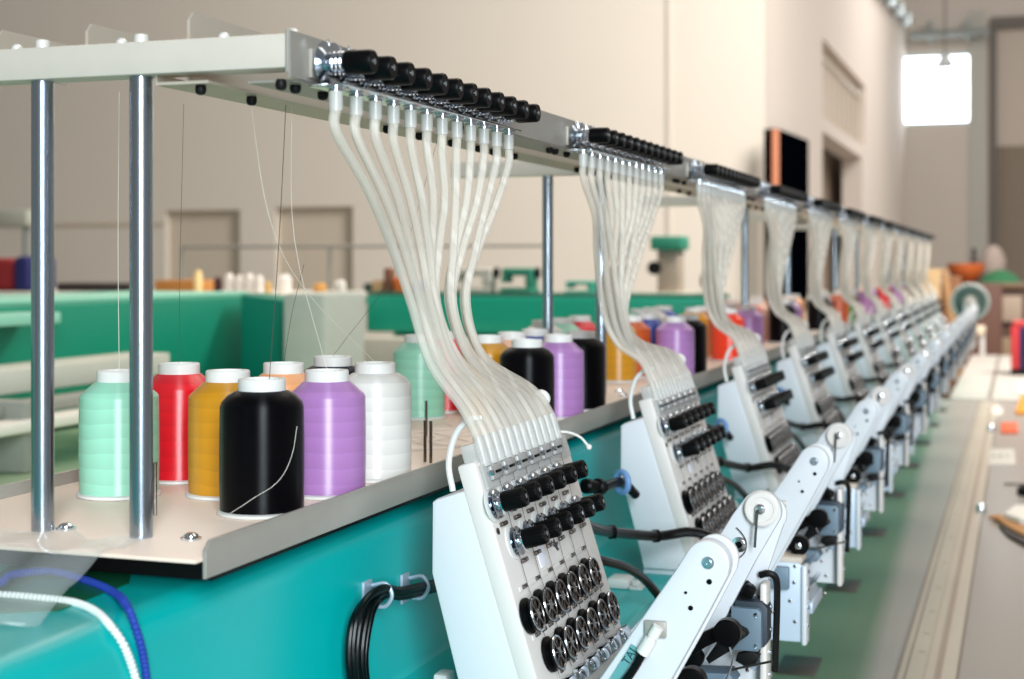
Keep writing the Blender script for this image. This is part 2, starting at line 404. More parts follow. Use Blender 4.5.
for (x, y) in ((-0.6584, 1.0333), (-0.5741, 1.3993), (-0.566, 1.395), (-0.655, 1.60), (-0.745, 1.33), (-0.575, 2.08)):
    MB().cyl((x, y, PZ), (x, y, PZ + 0.0425), 0.0016, 10).build('cone_pin', M_darkchrome, tray)

# ------------------------------------------------------------------ upper rack
PO = (-0.7015, -0.6150); PY0 = 0.9467; PP = 1.27
rack = thing('thread_rack', 'aluminium thread rack of poles, cross bars and long beams over the tray', 'rack', (-0.6, 4.5, PZ))
for i in range(7):
    y = PY0 + PP * i
    for x in PO:
        MB().cyl((x, y, PZ), (x, y, 0.140), 0.0085, 32).build('pole', M_steel, rack)
        cp = MB().lathe([(0.0052, 0), (0.0052, 0.006), (0.0046, 0.0072)], (x, y, 0.1625), n=20).build('pole_cap', mat('satin_nickel', (222, 220, 214), 0.35, 0.2), rack)
    MB().box(-0.86, -0.4888, y - 0.013, y + 0.013, 0.1385, 0.1625, 0.001).build('cross_bar', mat('bar_aluminium', (206, 198, 186), 0.4, 0.15), rack)
    MB().box(-0.4888, -0.4862, y - 0.0145, y + 0.014, 0.1345, 0.1650, 0.0006).build('end_bracket', M_alu, rack)
    if i < 3:
        for x in (-0.728, -0.6345, -0.548, -0.492):
            MB().lathe([(0.0042, 0), (0.0042, 0.004), (0.002, 0.006)], (x, y + 0.004, 0.1625), n=12).build('bolt', mat('satin_nickel', (222, 220, 214), 0.35, 0.2), rack)
ff = MB(); ff.prism([(-0.4862, 0.1315), (-0.4845, 0.1315), (-0.4845, 0.1645), (-0.4862, 0.1645)], 0.9325, 8.7)
ff.box(-0.526, -0.4862, 0.9467, 8.7, 0.1300, 0.1318)
ff.build('front_beam', M_alu, rack)
Mrail = mat('guide_rail_alu', (196, 186, 170), 0.45, 0.3, 0.03)
m = MB().prism([(0.955, 0.133), (0.955, 0.180), (0.961, 0.1865), (8.7, 0.1865), (8.7, 0.133)], -0.5812, -0.5788, 0, 'X')
m.box(-0.600, -0.556, 0.942, 8.7, 0.1310, 0.1332); m.box(-0.600, -0.5985, 0.942, 8.7, 0.1332, 0.139); m.build('guide_rail', Mrail, rack)
for x, y0 in ((-0.673, 0.962), (-0.757, 0.965)):
    MB().prism([(y0, 0.150), (y0, 0.1775), (y0 + 0.006, 0.184), (y0 + 0.09, 0.184), (y0 + 0.09, 0.150)], x - 0.0012, x + 0.0012, 0, 'X').build('guide_bracket', Mrail, rack)
for k in range(5):
    for x, ys in ((-0.4985, (0.945, 0.967, 1.012, 1.30, 1.44)), (-0.568, (0.952, 1.028, 1.29, 1.37, 1.458, 1.54))):
        for y in ys:
            y += 0.636 * k
            MB().lathe([(0.0012, -0.0072), (0.0030, -0.0066), (0.0039, -0.005), (0.0042, -0.003), (0.0039, -0.0008), (0.0032, 0.0008)], (x, y, 0.1310), n=16).build('grommet', M_rubber, rack)
for x, y in ((-0.5785, 1.03), (-0.671, 1.04), (-0.755, 1.05)):
    MB().lathe([(0.0040, -0.004), (0.0056, -0.003), (0.0056, 0.003), (0.0040, 0.004)], (x + 0.004, y, 0.1735), (1, 0, 0), n=16).build('grommet', M_rubber, rack)

# ------------------------------------------------------------------ pre-tensioner bank (one per head)
NB = 12; BY = 0.965; BS = 0.0345
bank = thing('tensioner_bank', '', 'thread tensioner', (-0.485, BY + 0.19, 0.126))
MB().box(-0.4845, -0.481, BY - 0.006, BY + BS * 11 + 0.010, 0.134, 0.155, 0.0008).build('mounting_plate', M_alu, bank)
MB().box(-0.4845, -0.454, BY - 0.006, BY + BS * 11 + 0.006, 0.1275, 0.1292, 0.0005).build('nozzle_shelf', M_chrome, bank)
Zk = 0.1442
for i in range(NB):
    y = BY + BS * i
    m = MB().lathe([(0.0155, 0), (0.0165, 0.0008), (0.007, 0.0035), (0.007, 0.005), (0.0142, 0.0078), (0.015, 0.0086), (0.009, 0.0092)], (-0.4745, y, Zk), (1, 0, 0), n=24)
    m.build('tension_disc', M_chrome, bank)
    m = MB()
    m.cyl((-0.484, y, Zk), (-0.456, y, Zk), 0.003, 10)
    for j in range(3): m.ring((-0.4650 + j * 0.0032, y, Zk), (1, 0, 0), 0.0076, 0.0009, 20, 6)
    m.build('spring', M_chrome, bank)
    kb = MB().lathe([(0.0084, 0), (0.0091, 0.0015), (0.0089, 0.0195), (0.0080, 0.0215), (0.0025, 0.0215)], (-0.4565, y, Zk), (1, 0, 0), n=40, ridges=0.035).build('knob', M_black, bank)
    sub(MB().cyl((-0.4355, y, Zk), (-0.4344, y, Zk), 0.0022, 12), 'screw', M_chrome, kb)
    m = MB().prism([(-0.478, Zk + 0.004), (-0.470, Zk + 0.006), (-0.4745, Zk + 0.019)], y + 0.006, y + 0.0072)
    m.build('guide_fin', M_chrome, bank)
    m = MB().lathe([(0.0066, 0), (0.0066, -0.0015), (0.0054, -0.002), (0.0054, -0.004)], (-0.465, y, 0.1280), n=16)
    m.build('nozzle', M_chrome, bank)
    MB().lathe([(0.0050, -0.003), (0.0050, -0.018), (0.0034, -0.0185)], (-0.465, y, 0.1280), n=16).build('sleeve', M_clear, bank)

# ------------------------------------------------------------------ tubes
Vd = Vector((0.297, 0, -0.955)); Nd = Vector((0.955, 0, 0.297)); PO_ = Vector((-0.442, 1.19, -0.17))
def pan(u, v, w=0.0): return PO_ + Vector((0, u, 0)) + Vd * v + Nd * w
PM = Matrix(((0, Vd.x, Nd.x, PO_.x), (1, 0, 0, PO_.y), (0, Vd.z, Nd.z, PO_.z), (0, 0, 0, 1)))   # (u, v, w) -> scene
def bundle(kind):
    b = thing('tube_bundle', '', 'tubes', (-0.46, BY + 0.19, 0.0))
    rnd = random.Random(3 + kind)
    for i in range(NB):
        S = Vector((-0.465, BY + BS * i, 0.113))
        E = pan(0.014 + 0.0192 * i, -0.008, 0.003)
        if kind == 0: W = Vector((-0.474 + rnd.uniform(-.006, .006), 1.134 + 0.0104 * i, -0.034)); q = 0.10
        else: W = Vector((-0.480 + 0.010 * ((i % 3) - 1), 1.140 + 0.0030 * i, -0.058)); q = 0.12
        f_ = i / 11
        fz = lambda z: (0.108 - z) / (0.108 - W.z)
        A = Vector((-0.466, S.y + (W.y - S.y) * (fz(0.055) * 0.95), 0.055)); B_ = S.lerp(W, fz(0.012)); B_.y = S.y + (W.y - S.y) * min(0.95, fz(0.012) * 1.06); B_.z = 0.012
        D1 = W.lerp(E, 0.40) + Vector((-0.008, (W.y - E.y) * (0.02 + 0.16 * f_), 0.0)); D2 = E - Vd * 0.040 + Vector((-0.002, (W.y - E.y) * 0.16, 0))
        pts = [S, S + Vector((0, 0.002 * (f_ < 0.5) - 0.001, -0.018)), A, B_, W, D1, D2, E - Vd * 0.012, E]
        MB().tube(pts, 0.0040, 10, 6).build('tube', M_tube, b)
    return b

# ------------------------------------------------------------------ tension unit
def tension_unit():
    t = thing('tension_unit', '', 'tension unit', (-0.44, 1.315, -0.395))
    MB().prism([(-0.482, -0.2065), (-0.478, -0.2035), (-0.452, -0.195), (-0.396, -0.372), (-0.405, -0.386), (-0.452, -0.386), (-0.458, -0.36), (-0.4825, -0.268)], 1.19, 1.435, 0.003).build('case', M_white, t)
    MB().box(-0.455, -0.392, 1.20, 1.43, -0.395, -0.384, 0.002).build('foot', M_white, t)
    MB().box(-0.0, 0.262, -0.001, 0.232, -0.018, 0.0, 0.003, PM).build('faceplate', M_face, t)
    MB().box(0.004, 0.25, 0.004, 0.026, 0.0, 0.004, 0.001, PM).build('guide_strip', M_clear, t)
    m = MB().box(0.004, 0.24, -0.016, 0.002, -0.012, 0.001, 0.002, PM)
    m.build('tube_holder', M_clear, t)
    for i in range(12):
        u = 0.012 + 0.0192 * i
        MB().lathe([(0.0048, 0), (0.0052, 0.004), (0.005, 0.02), (0.0044, 0.026)], pan(u + 0.002, 0.006, 0.003), -Vd, n=12).build('tube_sleeve', M_clear, t)
    MB().lathe([(0.007, 0), (0.0085, 0.002), (0.0085, 0.007), (0.006, 0.009)], pan(0.232, -0.036, -0.006), (0.6, -0.5, 0.5), n=20).build('holder_cap', M_spool, t)
    MB().box(0.228, 0.236, -0.036, -0.012, -0.01, -0.004, 0.001, PM).build('cap_stem', M_spool, t)
    for i in range(6):
        u = 0.026 + 0.0362 * i
        cl = MB().box(u - 0.0135, u + 0.0135, 0.0065, 0.0195, 0.004, 0.008, 0.0015, PM).build('thread_clip', mat('satin_clip', (190, 190, 190), 0.35, 0.4), t)
        sub(MB().box(u - 0.006, u + 0.008, 0.012, 0.0145, 0.008, 0.009, 0.0003, PM), 'clip_slot', M_black, cl)
        sub(MB().cyl(pan(u - 0.0145, 0.013, 0.004), pan(u - 0.0145, 0.013, 0.0095), 0.0025, 10), 'clip_pin', M_chrome, cl)
    for row, (u0, v0) in enumerate(((0.009, 0.0395), (0.033, 0.0765))):
        for i in range(6):
            u = u0 + 0.0368 * i
            MB().lathe([(0.0155, 0), (0.0155, 0.0012), (0.012, 0.0016)], pan(u, v0, 0.0), Nd, n=24).build('washer', M_spool, t)
            d = MB().lathe([(0.0055, 0.001), (0.0118, 0.002), (0.0128, 0.003), (0.006, 0.0045), (0.006, 0.0052), (0.0128, 0.0066), (0.0118, 0.0076), (0.006, 0.0082), (0.006, 0.0105), (0.0092, 0.011), (0.0092, 0.0122), (0.006, 0.0126)], pan(u, v0), Nd, n=24)
            d.build('tension_disc', M_chrome, t)
            kb = MB().lathe([(0.0076, 0.012), (0.0088, 0.0135), (0.0088, 0.030), (0.0080, 0.0322), (0.0048, 0.0326), (0.0045, 0.0318)], pan(u, v0), Nd, n=48, ridges=0.04)
            kb = kb.build('knob', M_black, t)
            sub(MB().cyl(pan(u, v0, 0.0315), pan(u, v0, 0.0332), 0.0022, 10), 'screw', M_chrome, kb)
            p0 = pan(u - 0.018, v0 + 0.018, 0.0)
            MB().box(u + 0.005, u + 0.019, v0 + 0.0165, v0 + 0.0205, 0, 0.0035, 0.001, PM).build('thread_guide', M_darkchrome, t)
    for row, (u0, v0) in enumerate(((0.0135, 0.1385), (0.038, 0.1782))):
        for i in range(6):
            u = u0 + 0.0365 * i
            wl_ = MB().lathe([(0.0125, 0), (0.0155, 0.0015), (0.0155, 0.004), (0.0125, 0.0062), (0.0135, 0.0075), (0.0152, 0.0105), (0.0148, 0.0115), (0.0135, 0.0118), (0.0125, 0.0105), (0.006, 0.0100)], pan(u, v0), Nd, n=28)
            wl_ = wl_.build('check_wheel', M_black, t)
            f_ = MB().ring(pan(u, v0, 0.0116), Nd, 0.0133, 0.0009, 28, 6)
            f_.lathe([(0.0045, 0.0102), (0.0045, 0.0122), (0.002, 0.0126)], pan(u, v0), Nd, n=14)
            for a_ in range(8):
                an = a_ * PI / 4 + 0.2; e1 = pan(u + 0.0042 * math.cos(an), v0 + 0.0042 * math.sin(an), 0.0112); e2 = pan(u + 0.0128 * math.cos(an), v0 + 0.0128 * math.sin(an), 0.0112)
                f_.cyl(e1, e2, 0.0010, 6)
            sub(f_, 'chrome_spokes', M_darkchrome, wl_)
            sub(MB().ring(pan(u, v0, 0.0113), Nd, 0.0143, 0.0008, 28, 6), 'chrome_rim', M_chrome, wl_)
    for v0, u0, n in ((0.1150, 0.028, 6), (0.1570, 0.026, 12), (0.1975, 0.06, 6)):
        st = (0.0366 if n == 6 else 0.0186)
        gp = MB().box(u0 - 0.012, u0 + st * (n - 1) + 0.012, v0 - 0.002, v0 + 0.003, 0, 0.0012, 0.0004, PM).build('slot_strip', M_face, t)
        m = MB()
        for i in range(n):
            u = u0 + st * i; m.box(u - 0.006, u + 0.006, v0 - 0.0018, v0 + 0.0018, 0.0008, 0.0026, 0.0006, PM)
        sub(m, 'slots', M_darkchrome, gp)
    for i in range(6):
        u = 0.058 + 0.0375 * i
        MB().box(u - 0.012, u + 0.012, 0.2035, 0.2165, 0.0, 0.010, 0.003, PM).build('lever_clip', M_chrome, t)
    MB().box(0.05, 0.26, 0.218, 0.236, -0.01, 0.006, 0.002, PM).build('lower_comb', M_clear, t)
    # little dark leaf mark and pale square on the plate
    lm = MB()
    for a_, l_ in ((0.3, 0.012), (1.2, 0.009), (2.3, 0.010), (-0.4, 0.010)):
        c0 = (0.135, 0.1); e = (c0[0] + l_ * math.cos(a_), c0[1] - l_ * math.sin(a_)); px_, py_ = -math.sin(a_) * 0.0022, -math.cos(a_) * 0.0022
        md = ((c0[0] + e[0]) / 2, (c0[1] + e[1]) / 2)
        lm.prism([c0, (md[0] + px_, md[1] + py_), e, (md[0] - px_, md[1] - py_)], 0.0, 0.0006, 0, 'Z', PM)
    lm.build('leaf_mark', mat('mark_grey', (60, 58, 60), 0.5), t)
    MB().box(0.083, 0.103, 0.092, 0.11, 0, 0.0008, 0.0003, PM).build('sticker', mat('sticker_white', (240, 240, 250), 0.4), t)
    for u in (0.006,):
        MB().lathe([(0.003, 0), (0.003, 0.001)], pan(u, 0.062), Nd, n=12).build('face_screw', M_darkchrome, t)
    for i in range(6):
        u = 0.03 + 0.0366 * i
        MB().tube([pan(u, 0.02, 0.006), pan(u + 0.002, 0.115, 0.003), pan(u + 0.012, 0.20, 0.004)], 0.00025, 5, 3).build('thread', M_dthread, t)
    MB().tube([(-0.470, 1.21, -0.199), (-0.474, 1.21, -0.175), (-0.468, 1.21, -0.150), (-0.456, 1.21, -0.137), (-0.448, 1.22, -0.135)], 0.0028, 8).build('hose', M_spool, t)
    return t

# ------------------------------------------------------------------ sewing arm assembly
def capsule(cx, cz, r, left, right):
    """rounded top at (cx, cz) closed by the outline points right..left below"""
    pts = [(cx + r * math.cos(a_), cz + r * math.sin(a_)) for a_ in [math.radians(x) for x in range(-20, 155, 12)]]
    return pts + left + right[::-1]
def sewing_arm():
    t = thing('sewing_unit', '', 'sewing unit', (-0.30, 1.31, -0.50))
    out = capsule(-0.2355, -0.2385, 0.0182, [(-0.261, -0.245), (-0.320, -0.332), (-0.408, -0.46)], [(-0.2185, -0.2465), (-0.2335, -0.276), (-0.250, -0.307), (-0.280, -0.362), (-0.335, -0.46)])
    MB().prism(out, 1.1635, 1.180, 0.0022).build('arm_cover', M_white, t)
    MB().prism([(x * 1.0 + 0.0035, z + 0.002) for x, z in out], 1.182, 1.188, 0.001).build('arm_back_plate', M_white, t)
    bl = MB().lathe([(0.0050, 0), (0.0050, 0.001), (0.0030, 0.0012), (0.0030, 0.0026), (0.0014, 0.0026), (0.0014, 0.0014)], (-0.2345, 1.1635, -0.2375), (0, -1, 0), n=20)
    bl.build('pivot_bolt', mat('blued_steel', (190, 200, 210), 0.25, 0.9), t)
    for x, z, r in ((-0.2335, -0.2525, 0.0022), (-0.2485, -0.2745, 0.0020), (-0.2525, -0.2625, 0.0012), (-0.2720, -0.2925, 0.0014)):
        MB().cyl((x, 1.1636, z), (x, 1.1626, z), r, 12).build('screw', M_black, t)
    # white plug and its cable, lying down the slope of the arm
    pg = MB()
    dq = Vector((-0.50, 0, -0.866)); p0 = Vector((-0.2735, 1.158, -0.290))
    pg.cyl(p0, p0 + dq * 0.010, 0.0046, 16); pg.cyl(p0 + dq * 0.0095, p0 + dq * 0.013, 0.0038, 16); pg.cyl(p0 + dq * 0.0125, p0 + dq * 0.026, 0.0056, 16)
    pg.build('plug', M_spool, t)
    MB().box(-0.286, -0.268, 1.160, 1.164, -0.3, -0.2865, 0.001).build('plug_bracket', M_alu, t)
    MB().tube([p0 + dq * 0.026, p0 + dq * 0.045, p0 + dq * 0.075 + Vector((-.004, 0, 0)), p0 + dq * 0.12 + Vector((-.01, 0.0, 0))], 0.0036, 10).build('cable', M_cable, t)
    # second arm with the pulley
    out2 = capsule(-0.236, -0.238, 0.0195, [(-0.263, -0.242), (-0.275, -0.262), (-0.325, -0.345), (-0.37, -0.42)], [(-0.2185, -0.2465), (-0.241, -0.286), (-0.267, -0.337), (-0.31, -0.42)])
    MB().prism(out2, 1.424, 1.436, 0.0018).build('pulley_arm', M_white, t)
    pl = MB().lathe([(0.0158, 0), (0.0166, 0.0008), (0.0166, 0.002), (0.0148, 0.0032), (0.0148, 0.0042), (0.0164, 0.0054), (0.0164, 0.0066), (0.0152, 0.0074), (0.0118, 0.0074), (0.0112, 0.0068), (0.006, 0.0068)], (-0.234, 1.4235, -0.235), (0, -1, 0), n=36).build('pulley', M_face, t)
    sub(MB().lathe([(0.0048, 0.0), (0.0048, 0.004), (0.0028, 0.0045), (0.0028, 0.006)], (-0.2345, 1.4165, -0.234), (0, -1, 0), n=14), 'hub_nut', M_chrome, pl)
    sub(MB().tube([(-0.2345, 1.412, -0.234), (-0.237, 1.411, -0.2365), (-0.2375, 1.411, -0.242), (-0.2395, 1.411, -0.2705)], 0.0013, 8, 3), 'lever', M_darkchrome, pl)
    MB().lathe([(0.0075, 0), (0.0075, 0.001), (0.0058, 0.0012), (0.0058, 0.003), (0.0042, 0.0032), (0.004, 0.0025)], (-0.2565, 1.424, -0.271), (0, -1, 0), n=18).build('bearing', M_chrome, t)
    MB().cyl((-0.2565, 1.4215, -0.271), (-0.2565, 1.4200, -0.271), 0.0034, 12).build('bearing_core', M_black, t)
    MB().tube([(-0.2590, 1.422, -0.2545), (-0.2535, 1.422, -0.2600), (-0.2495, 1.422, -0.268), (-0.251, 1.422, -0.278), (-0.259, 1.422, -0.286)], 0.0006, 6).build('wire_spring', M_darkchrome, t)
    # far side plate with turned flange and rubber edging
    out3 = capsule(-0.2355, -0.246, 0.0195, [(-0.27, -0.258), (-0.40, -0.40), (-0.40, -0.445)], [(-0.2185, -0.254), (-0.234, -0.300), (-0.234, -0.445)])
    MB().prism(out3, 1.456, 1.462, 0.001).build('side_plate', M_white, t)
    MB().box(-0.239, -0.232, 1.436, 1.462, -0.445, -0.310, 0.0028).build('flange', M_face, t)
    MB().tube([(-0.241, 1.452, -0.305), (-0.232, 1.450, -0.3025), (-0.2255, 1.452, -0.308), (-0.2250, 1.455, -0.33), (-0.2275, 1.458, -0.40)], 0.0034, 8).build('edge_trim', M_rubber, t)
    # near side lower plate
    MB().prism([(-0.33, -0.375), (-0.3, -0.368), (-0.258, -0.368), (-0.252, -0.372), (-0.252, -0.465), (-0.33, -0.465)], 1.196, 1.201, 0.0008).build('lower_plate', mat('light_blue_plate', (196, 210, 226), 0.4, 0.1), t)
    MB().box(-0.2535, -0.247, 1.190, 1.215, -0.468, -0.370, 0.0026).build('lower_flange', M_white, t)
    MB().box(-0.33, -0.254, 1.20, 1.24, -0.370, -0.362, 0.002).build('top_cap', M_beige, t)
    for x, z in ((-0.262, -0.372), (-0.263, -0.392), (-0.268, -0.415), (-0.262, -0.44), (-0.285, -0.385), (-0.29, -0.43)):
        MB().lathe([(0.0022, 0), (0.0022, 0.001), (0.0012, 0.0014)], (x, 1.196, z), (0, -1, 0), n=10).build('screw', M_darkchrome, t)
    for x, z in ((-0.243, -0.318), (-0.242, -0.40), (-0.25, -0.415), (-0.244, -0.435), (-0.246, -0.46)):
        MB().lathe([(0.0022, 0), (0.0022, 0.001), (0.0012, 0.0014)], (x - 0.012, 1.456, z), (0, -1, 0), n=10).build('screw', M_darkchrome, t)
    # stepper motor on the far plate
    mo = MB().prism([(-0.2635, -0.331), (-0.238, -0.331), (-0.2345, -0.3345), (-0.2345, -0.368), (-0.238, -0.372), (-0.2635, -0.372)], 1.418, 1.428, 0.0012).build('motor', M_motor, t)
    sub(MB().prism([(-0.262, -0.3265), (-0.236, -0.3265), (-0.2305, -0.332), (-0.2305, -0.366), (-0.234, -0.370), (-0.262, -0.370)], 1.4285, 1.455, 0.001), 'motor_housing', mat('motor_dark', (52, 62, 72), 0.45, 0.3), mo)
    for x, z in ((-0.2395, -0.3365), (-0.2395, -0.3665)):
        sub(MB().lathe([(0.0022, 0), (0.0022, 0.001), (0.001, 0.0012)], (x, 1.418, z), (0, -1, 0), n=10), 'screw', M_chrome, mo)
    # black rollers, levers
    def roller(x, y, z, r, hub=True):
        o = MB().lathe([(r * 0.86, 0), (r, 0.0015), (r, 0.0125), (r * 0.86, 0.014), (r * 0.5, 0.0145)], (x, y, z), (0, -1, 0), n=24).build('roller', M_black, t)
        if hub: sub(MB().lathe([(0.0038, 0.013), (0.0038, 0.0165), (0.0022, 0.0172), (0.0018, 0.0165)], (x, y, z), (0, -1, 0), n=12), 'hub', M_chrome, o)
    roller(-0.2515, 1.345, -0.3350, 0.0125, False); roller(-0.2612, 1.235, -0.3515, 0.0125); roller(-0.249, 1.44, -0.317, 0.0065, False); roller(-0.292, 1.385, -0.372, 0.010, False)
    lv = MB().prism([(-0.312, -0.361), (-0.264, -0.345), (-0.262, -0.356), (-0.308, -0.374)], 1.242, 1.248, 0.001)
    lv.prism([(-0.292, -0.348), (-0.255, -0.328), (-0.249, -0.339), (-0.274, -0.353), (-0.286, -0.362)], 1.346, 1.354, 0.001)
    lv.build('lever_arm', M_black, t)
    MB().prism([(-0.272, -0.348), (-0.262, -0.341), (-0.246, -0.348), (-0.244, -0.352), (-0.252, -0.358), (-0.258, -0.366), (-0.281, -0.382), (-0.284, -0.377), (-0.274, -0.362)], 1.396, 1.412, 0.002).build('cam', M_rubber, t)
    MB().prism([(-0.266, -0.312), (-0.252, -0.310), (-0.244, -0.318), (-0.247, -0.325), (-0.258, -0.340), (-0.27, -0.342)], 1.438, 1.45, 0.002).build('link', M_rubber, t)
    MB().prism([(-0.258, -0.376), (-0.242, -0.372), (-0.236, -0.376), (-0.241, -0.386), (-0.252, -0.387), (-0.26, -0.383)], 1.42, 1.43, 0.001).build('wing_nut', M_rubber, t)
    MB().cyl((-0.262, 1.405, -0.388), (-0.222, 1.405, -0.376), 0.0012, 8).build('rod', M_darkchrome, t)
    # small fittings: sensor board, thread spring, pinch bracket, guide eye
    MB().box(-0.300, -0.268, 1.185, 1.195, -0.400, -0.372, 0.002).build('sensor_board', M_motor, t)
    MB().box(-0.2525, -0.2400, 1.452, 1.456, -0.398, -0.383, 0.001).build('name_plate', M_bluegrey, t)
    MB().prism([(-0.300, -0.392), (-0.262, -0.390), (-0.256, -0.398), (-0.262, -0.406), (-0.300, -0.408)], 1.40, 1.43, 0.002).build('clamp_bracket', M_motor, t)
    MB().tube([(-0.262, 1.39, -0.355), (-0.256, 1.385, -0.372), (-0.262, 1.38, -0.392), (-0.270, 1.38, -0.40)], 0.0010, 6).build('wire_loop', M_chrome, t)
    MB().box(-0.2475, -0.2415, 1.205, 1.300, -0.432, -0.418, 0.002).build('guide_block', M_bluegrey, t)
    MB().cyl((-0.262, 1.205, -0.425), (-0.262, 1.42, -0.425), 0.0035, 10).build('cross_shaft', M_chrome, t)
    MB().cyl((-0.275, 1.205, -0.408), (-0.275, 1.45, -0.408), 0.0050, 12).build('cross_shaft', M_motor, t)
    for i in range(4):
        MB().lathe([(0.0026, 0), (0.0026, 0.003), (0.0015, 0.0036)], (-0.2475, 1.198, -0.378 - 0.022 * i), (1, 0, 0), n=10).build('edge_screw', M_chrome, t)
    for i in range(5):
        MB().lathe([(0.0024, 0), (0.0024, 0.003), (0.0015, 0.0036)], (-0.2325, 1.450, -0.335 - 0.022 * i), (1, 0, 0), n=10).build('edge_screw', M_chrome, t)
    # needle block under the near plate
    MB().prism([(-0.335, -0.43), (-0.268, -0.43), (-0.262, -0.445), (-0.272, -0.472), (-0.282, -0.490), (-0.335, -0.492)], 1.30, 1.42, 0.002).build('needle_block', M_bluegrey, t)
    for i, (x, z) in enumerate(((-0.262, -0.438), (-0.265, -0.453), (-0.270, -0.465), (-0.275, -0.476))):
        MB().lathe([(0.0022, 0), (0.0024, 0.003), (0.0016, 0.004)], (x, 1.31, z), (0.95, 0, -0.3), n=10).build('clamp_screw', M_chrome, t)
    return t

# text on the sleeve of the nearest arm
def sleeve_text(t):
    sl = MB(); dq = Vector((-0.52, 0, -0.854)); sd = Vector((-0.854, 0, 0.52)); p0 = Vector((-0.2905, 1.1622, -0.311))
    q = [p0, p0 + sd * 0.0075, p0 + sd * 0.0075 + dq * 0.05, p0 + dq * 0.05]
    sl.prism([(v.x, v.z) for v in q], 1.1615, 1.1634, 0)
    o = sl.build('cable_sleeve', mat('sleeve_teal', (96, 160, 162), 0.4), t)
    cu = bpy.data.curves.new('maker_text', 'FONT'); cu.body = 'TAJ'; cu.size = 0.0095; cu.extrude = 0.0002; cu.align_x = 'RIGHT'
    tx = bpy.data.objects.new('maker_text', cu); C.objects.link(tx)
    dg = bpy.context.evaluated_depsgraph_get(); me = bpy.data.meshes.new_from_object(tx.evaluated_get(dg))
    bpy.data.objects.remove(tx)
    ob = bpy.data.objects.new('lettering', me); C.objects.link(ob); ob.parent = o
    me.materials.clear(); me.materials.append(mat('lettering_dark', (10, 50, 56), 0.5))
    # letters run up the slope of the arm
    up = -dq; right = up; ups = sd; nrm = Vector((0, -1, 0))
    Mx = Matrix(((right.x, ups.x, nrm.x, 0), (right.y, ups.y, nrm.y, 0), (right.z, ups.z, nrm.z, 0), (0, 0, 0, 1)))
    base = p0 + Vector((0, -0.0009, 0)) + sd * 0.0006 + dq * 0.002
    for v in me.vertices: v.co = Mx @ v.co + (base - Vector(t['_o']))

unit0 = tension_unit(); arm0 = sewing_arm(); tubeA = bundle(0); tubeB = bundle(1)
def placed(o, k, base_y): o.location.y = base_y + P * k
banks = [bank] + [copy_tree(bank) for _ in range(NH - 1)]
units = [unit0] + [copy_tree(unit0) for _ in range(NH - 1)]
arms = [arm0] + [copy_tree(arm0) for _ in range(NH - 1)]
tubes = [tubeA, tubeB] + [copy_tree(tubeB) for _ in range(NH - 2)]
PB = 0.6365
for k in range(NH):
    nm = ORD[k]
    banks[k].location.y = bank.location.y if k == 0 else banks[0].location.y + PB * k
    units[k].location.y = units[0].location.y + P * k if k else unit0.location.y
    arms[k].location.y = arms[0].location.y + P * k if k else arm0.location.y
    if k: tubes[k].location.y = tubeA.location.y + PB * k
    where = 'nearest the camera' if k == 0 else ('%s from the near end' % nm if k < NH - 1 else 'last at the far end')
    tag(banks[k], 'row of twelve black knobs on the front beam, %s' % where, None, 'knob rows on the front beam')
    tag(units[k], 'white tension unit with black knobs and chrome wheels, %s' % where, None, 'tension units along the machine')
    tag(arms[k], 'white sewing unit with round pulley and black rollers, %s' % where, None, 'sewing units over the table')
    tag(tubes[k], 'bundle of twelve clear thread tubes hanging from the beam, %s' % where, None, 'clear tube bundles')
sleeve_text(arm0)

# drive wheel at the end of the row of arms
dw = thing('hand_wheel', 'round dark green and grey hand wheel at the far end of the arms', 'wheel', (-0.245, 8.85, -0.33))
c0 = Vector(at(970, 302, 8.9))
MB().ring(c0, (0, 1, 0), 0.098, 0.012, 40, 10).build('rim', mat('wheel_rim_grey', (150, 158, 152), 0.4), dw)
MB().lathe([(0.09, -0.008), (0.09, 0.008)], c0, (0, 1, 0), n=40).build('disc', mat('wheel_dark_green', (48, 74, 64), 0.4), dw)
MB().lathe([(0.035, 0.03), (0.035, -0.06), (0.03, -0.07)], c0, (0, 1, 0), n=24).build('hub', M_alu, dw)
MB().cyl((c0.x, 8.55, c0.z), (c0.x, 8.95, c0.z), 0.02, 16).build('drive_shaft', M_alu, dw)
MB().box(c0.x - 0.03, c0.x + 0.03, 8.66, 8.72, -0.44, c0.z, 0.006).box(-0.412, c0.x + 0.03, 8.66, 8.72, -0.47, -0.44, 0.006).build('bearing_bracket', M_white, dw)

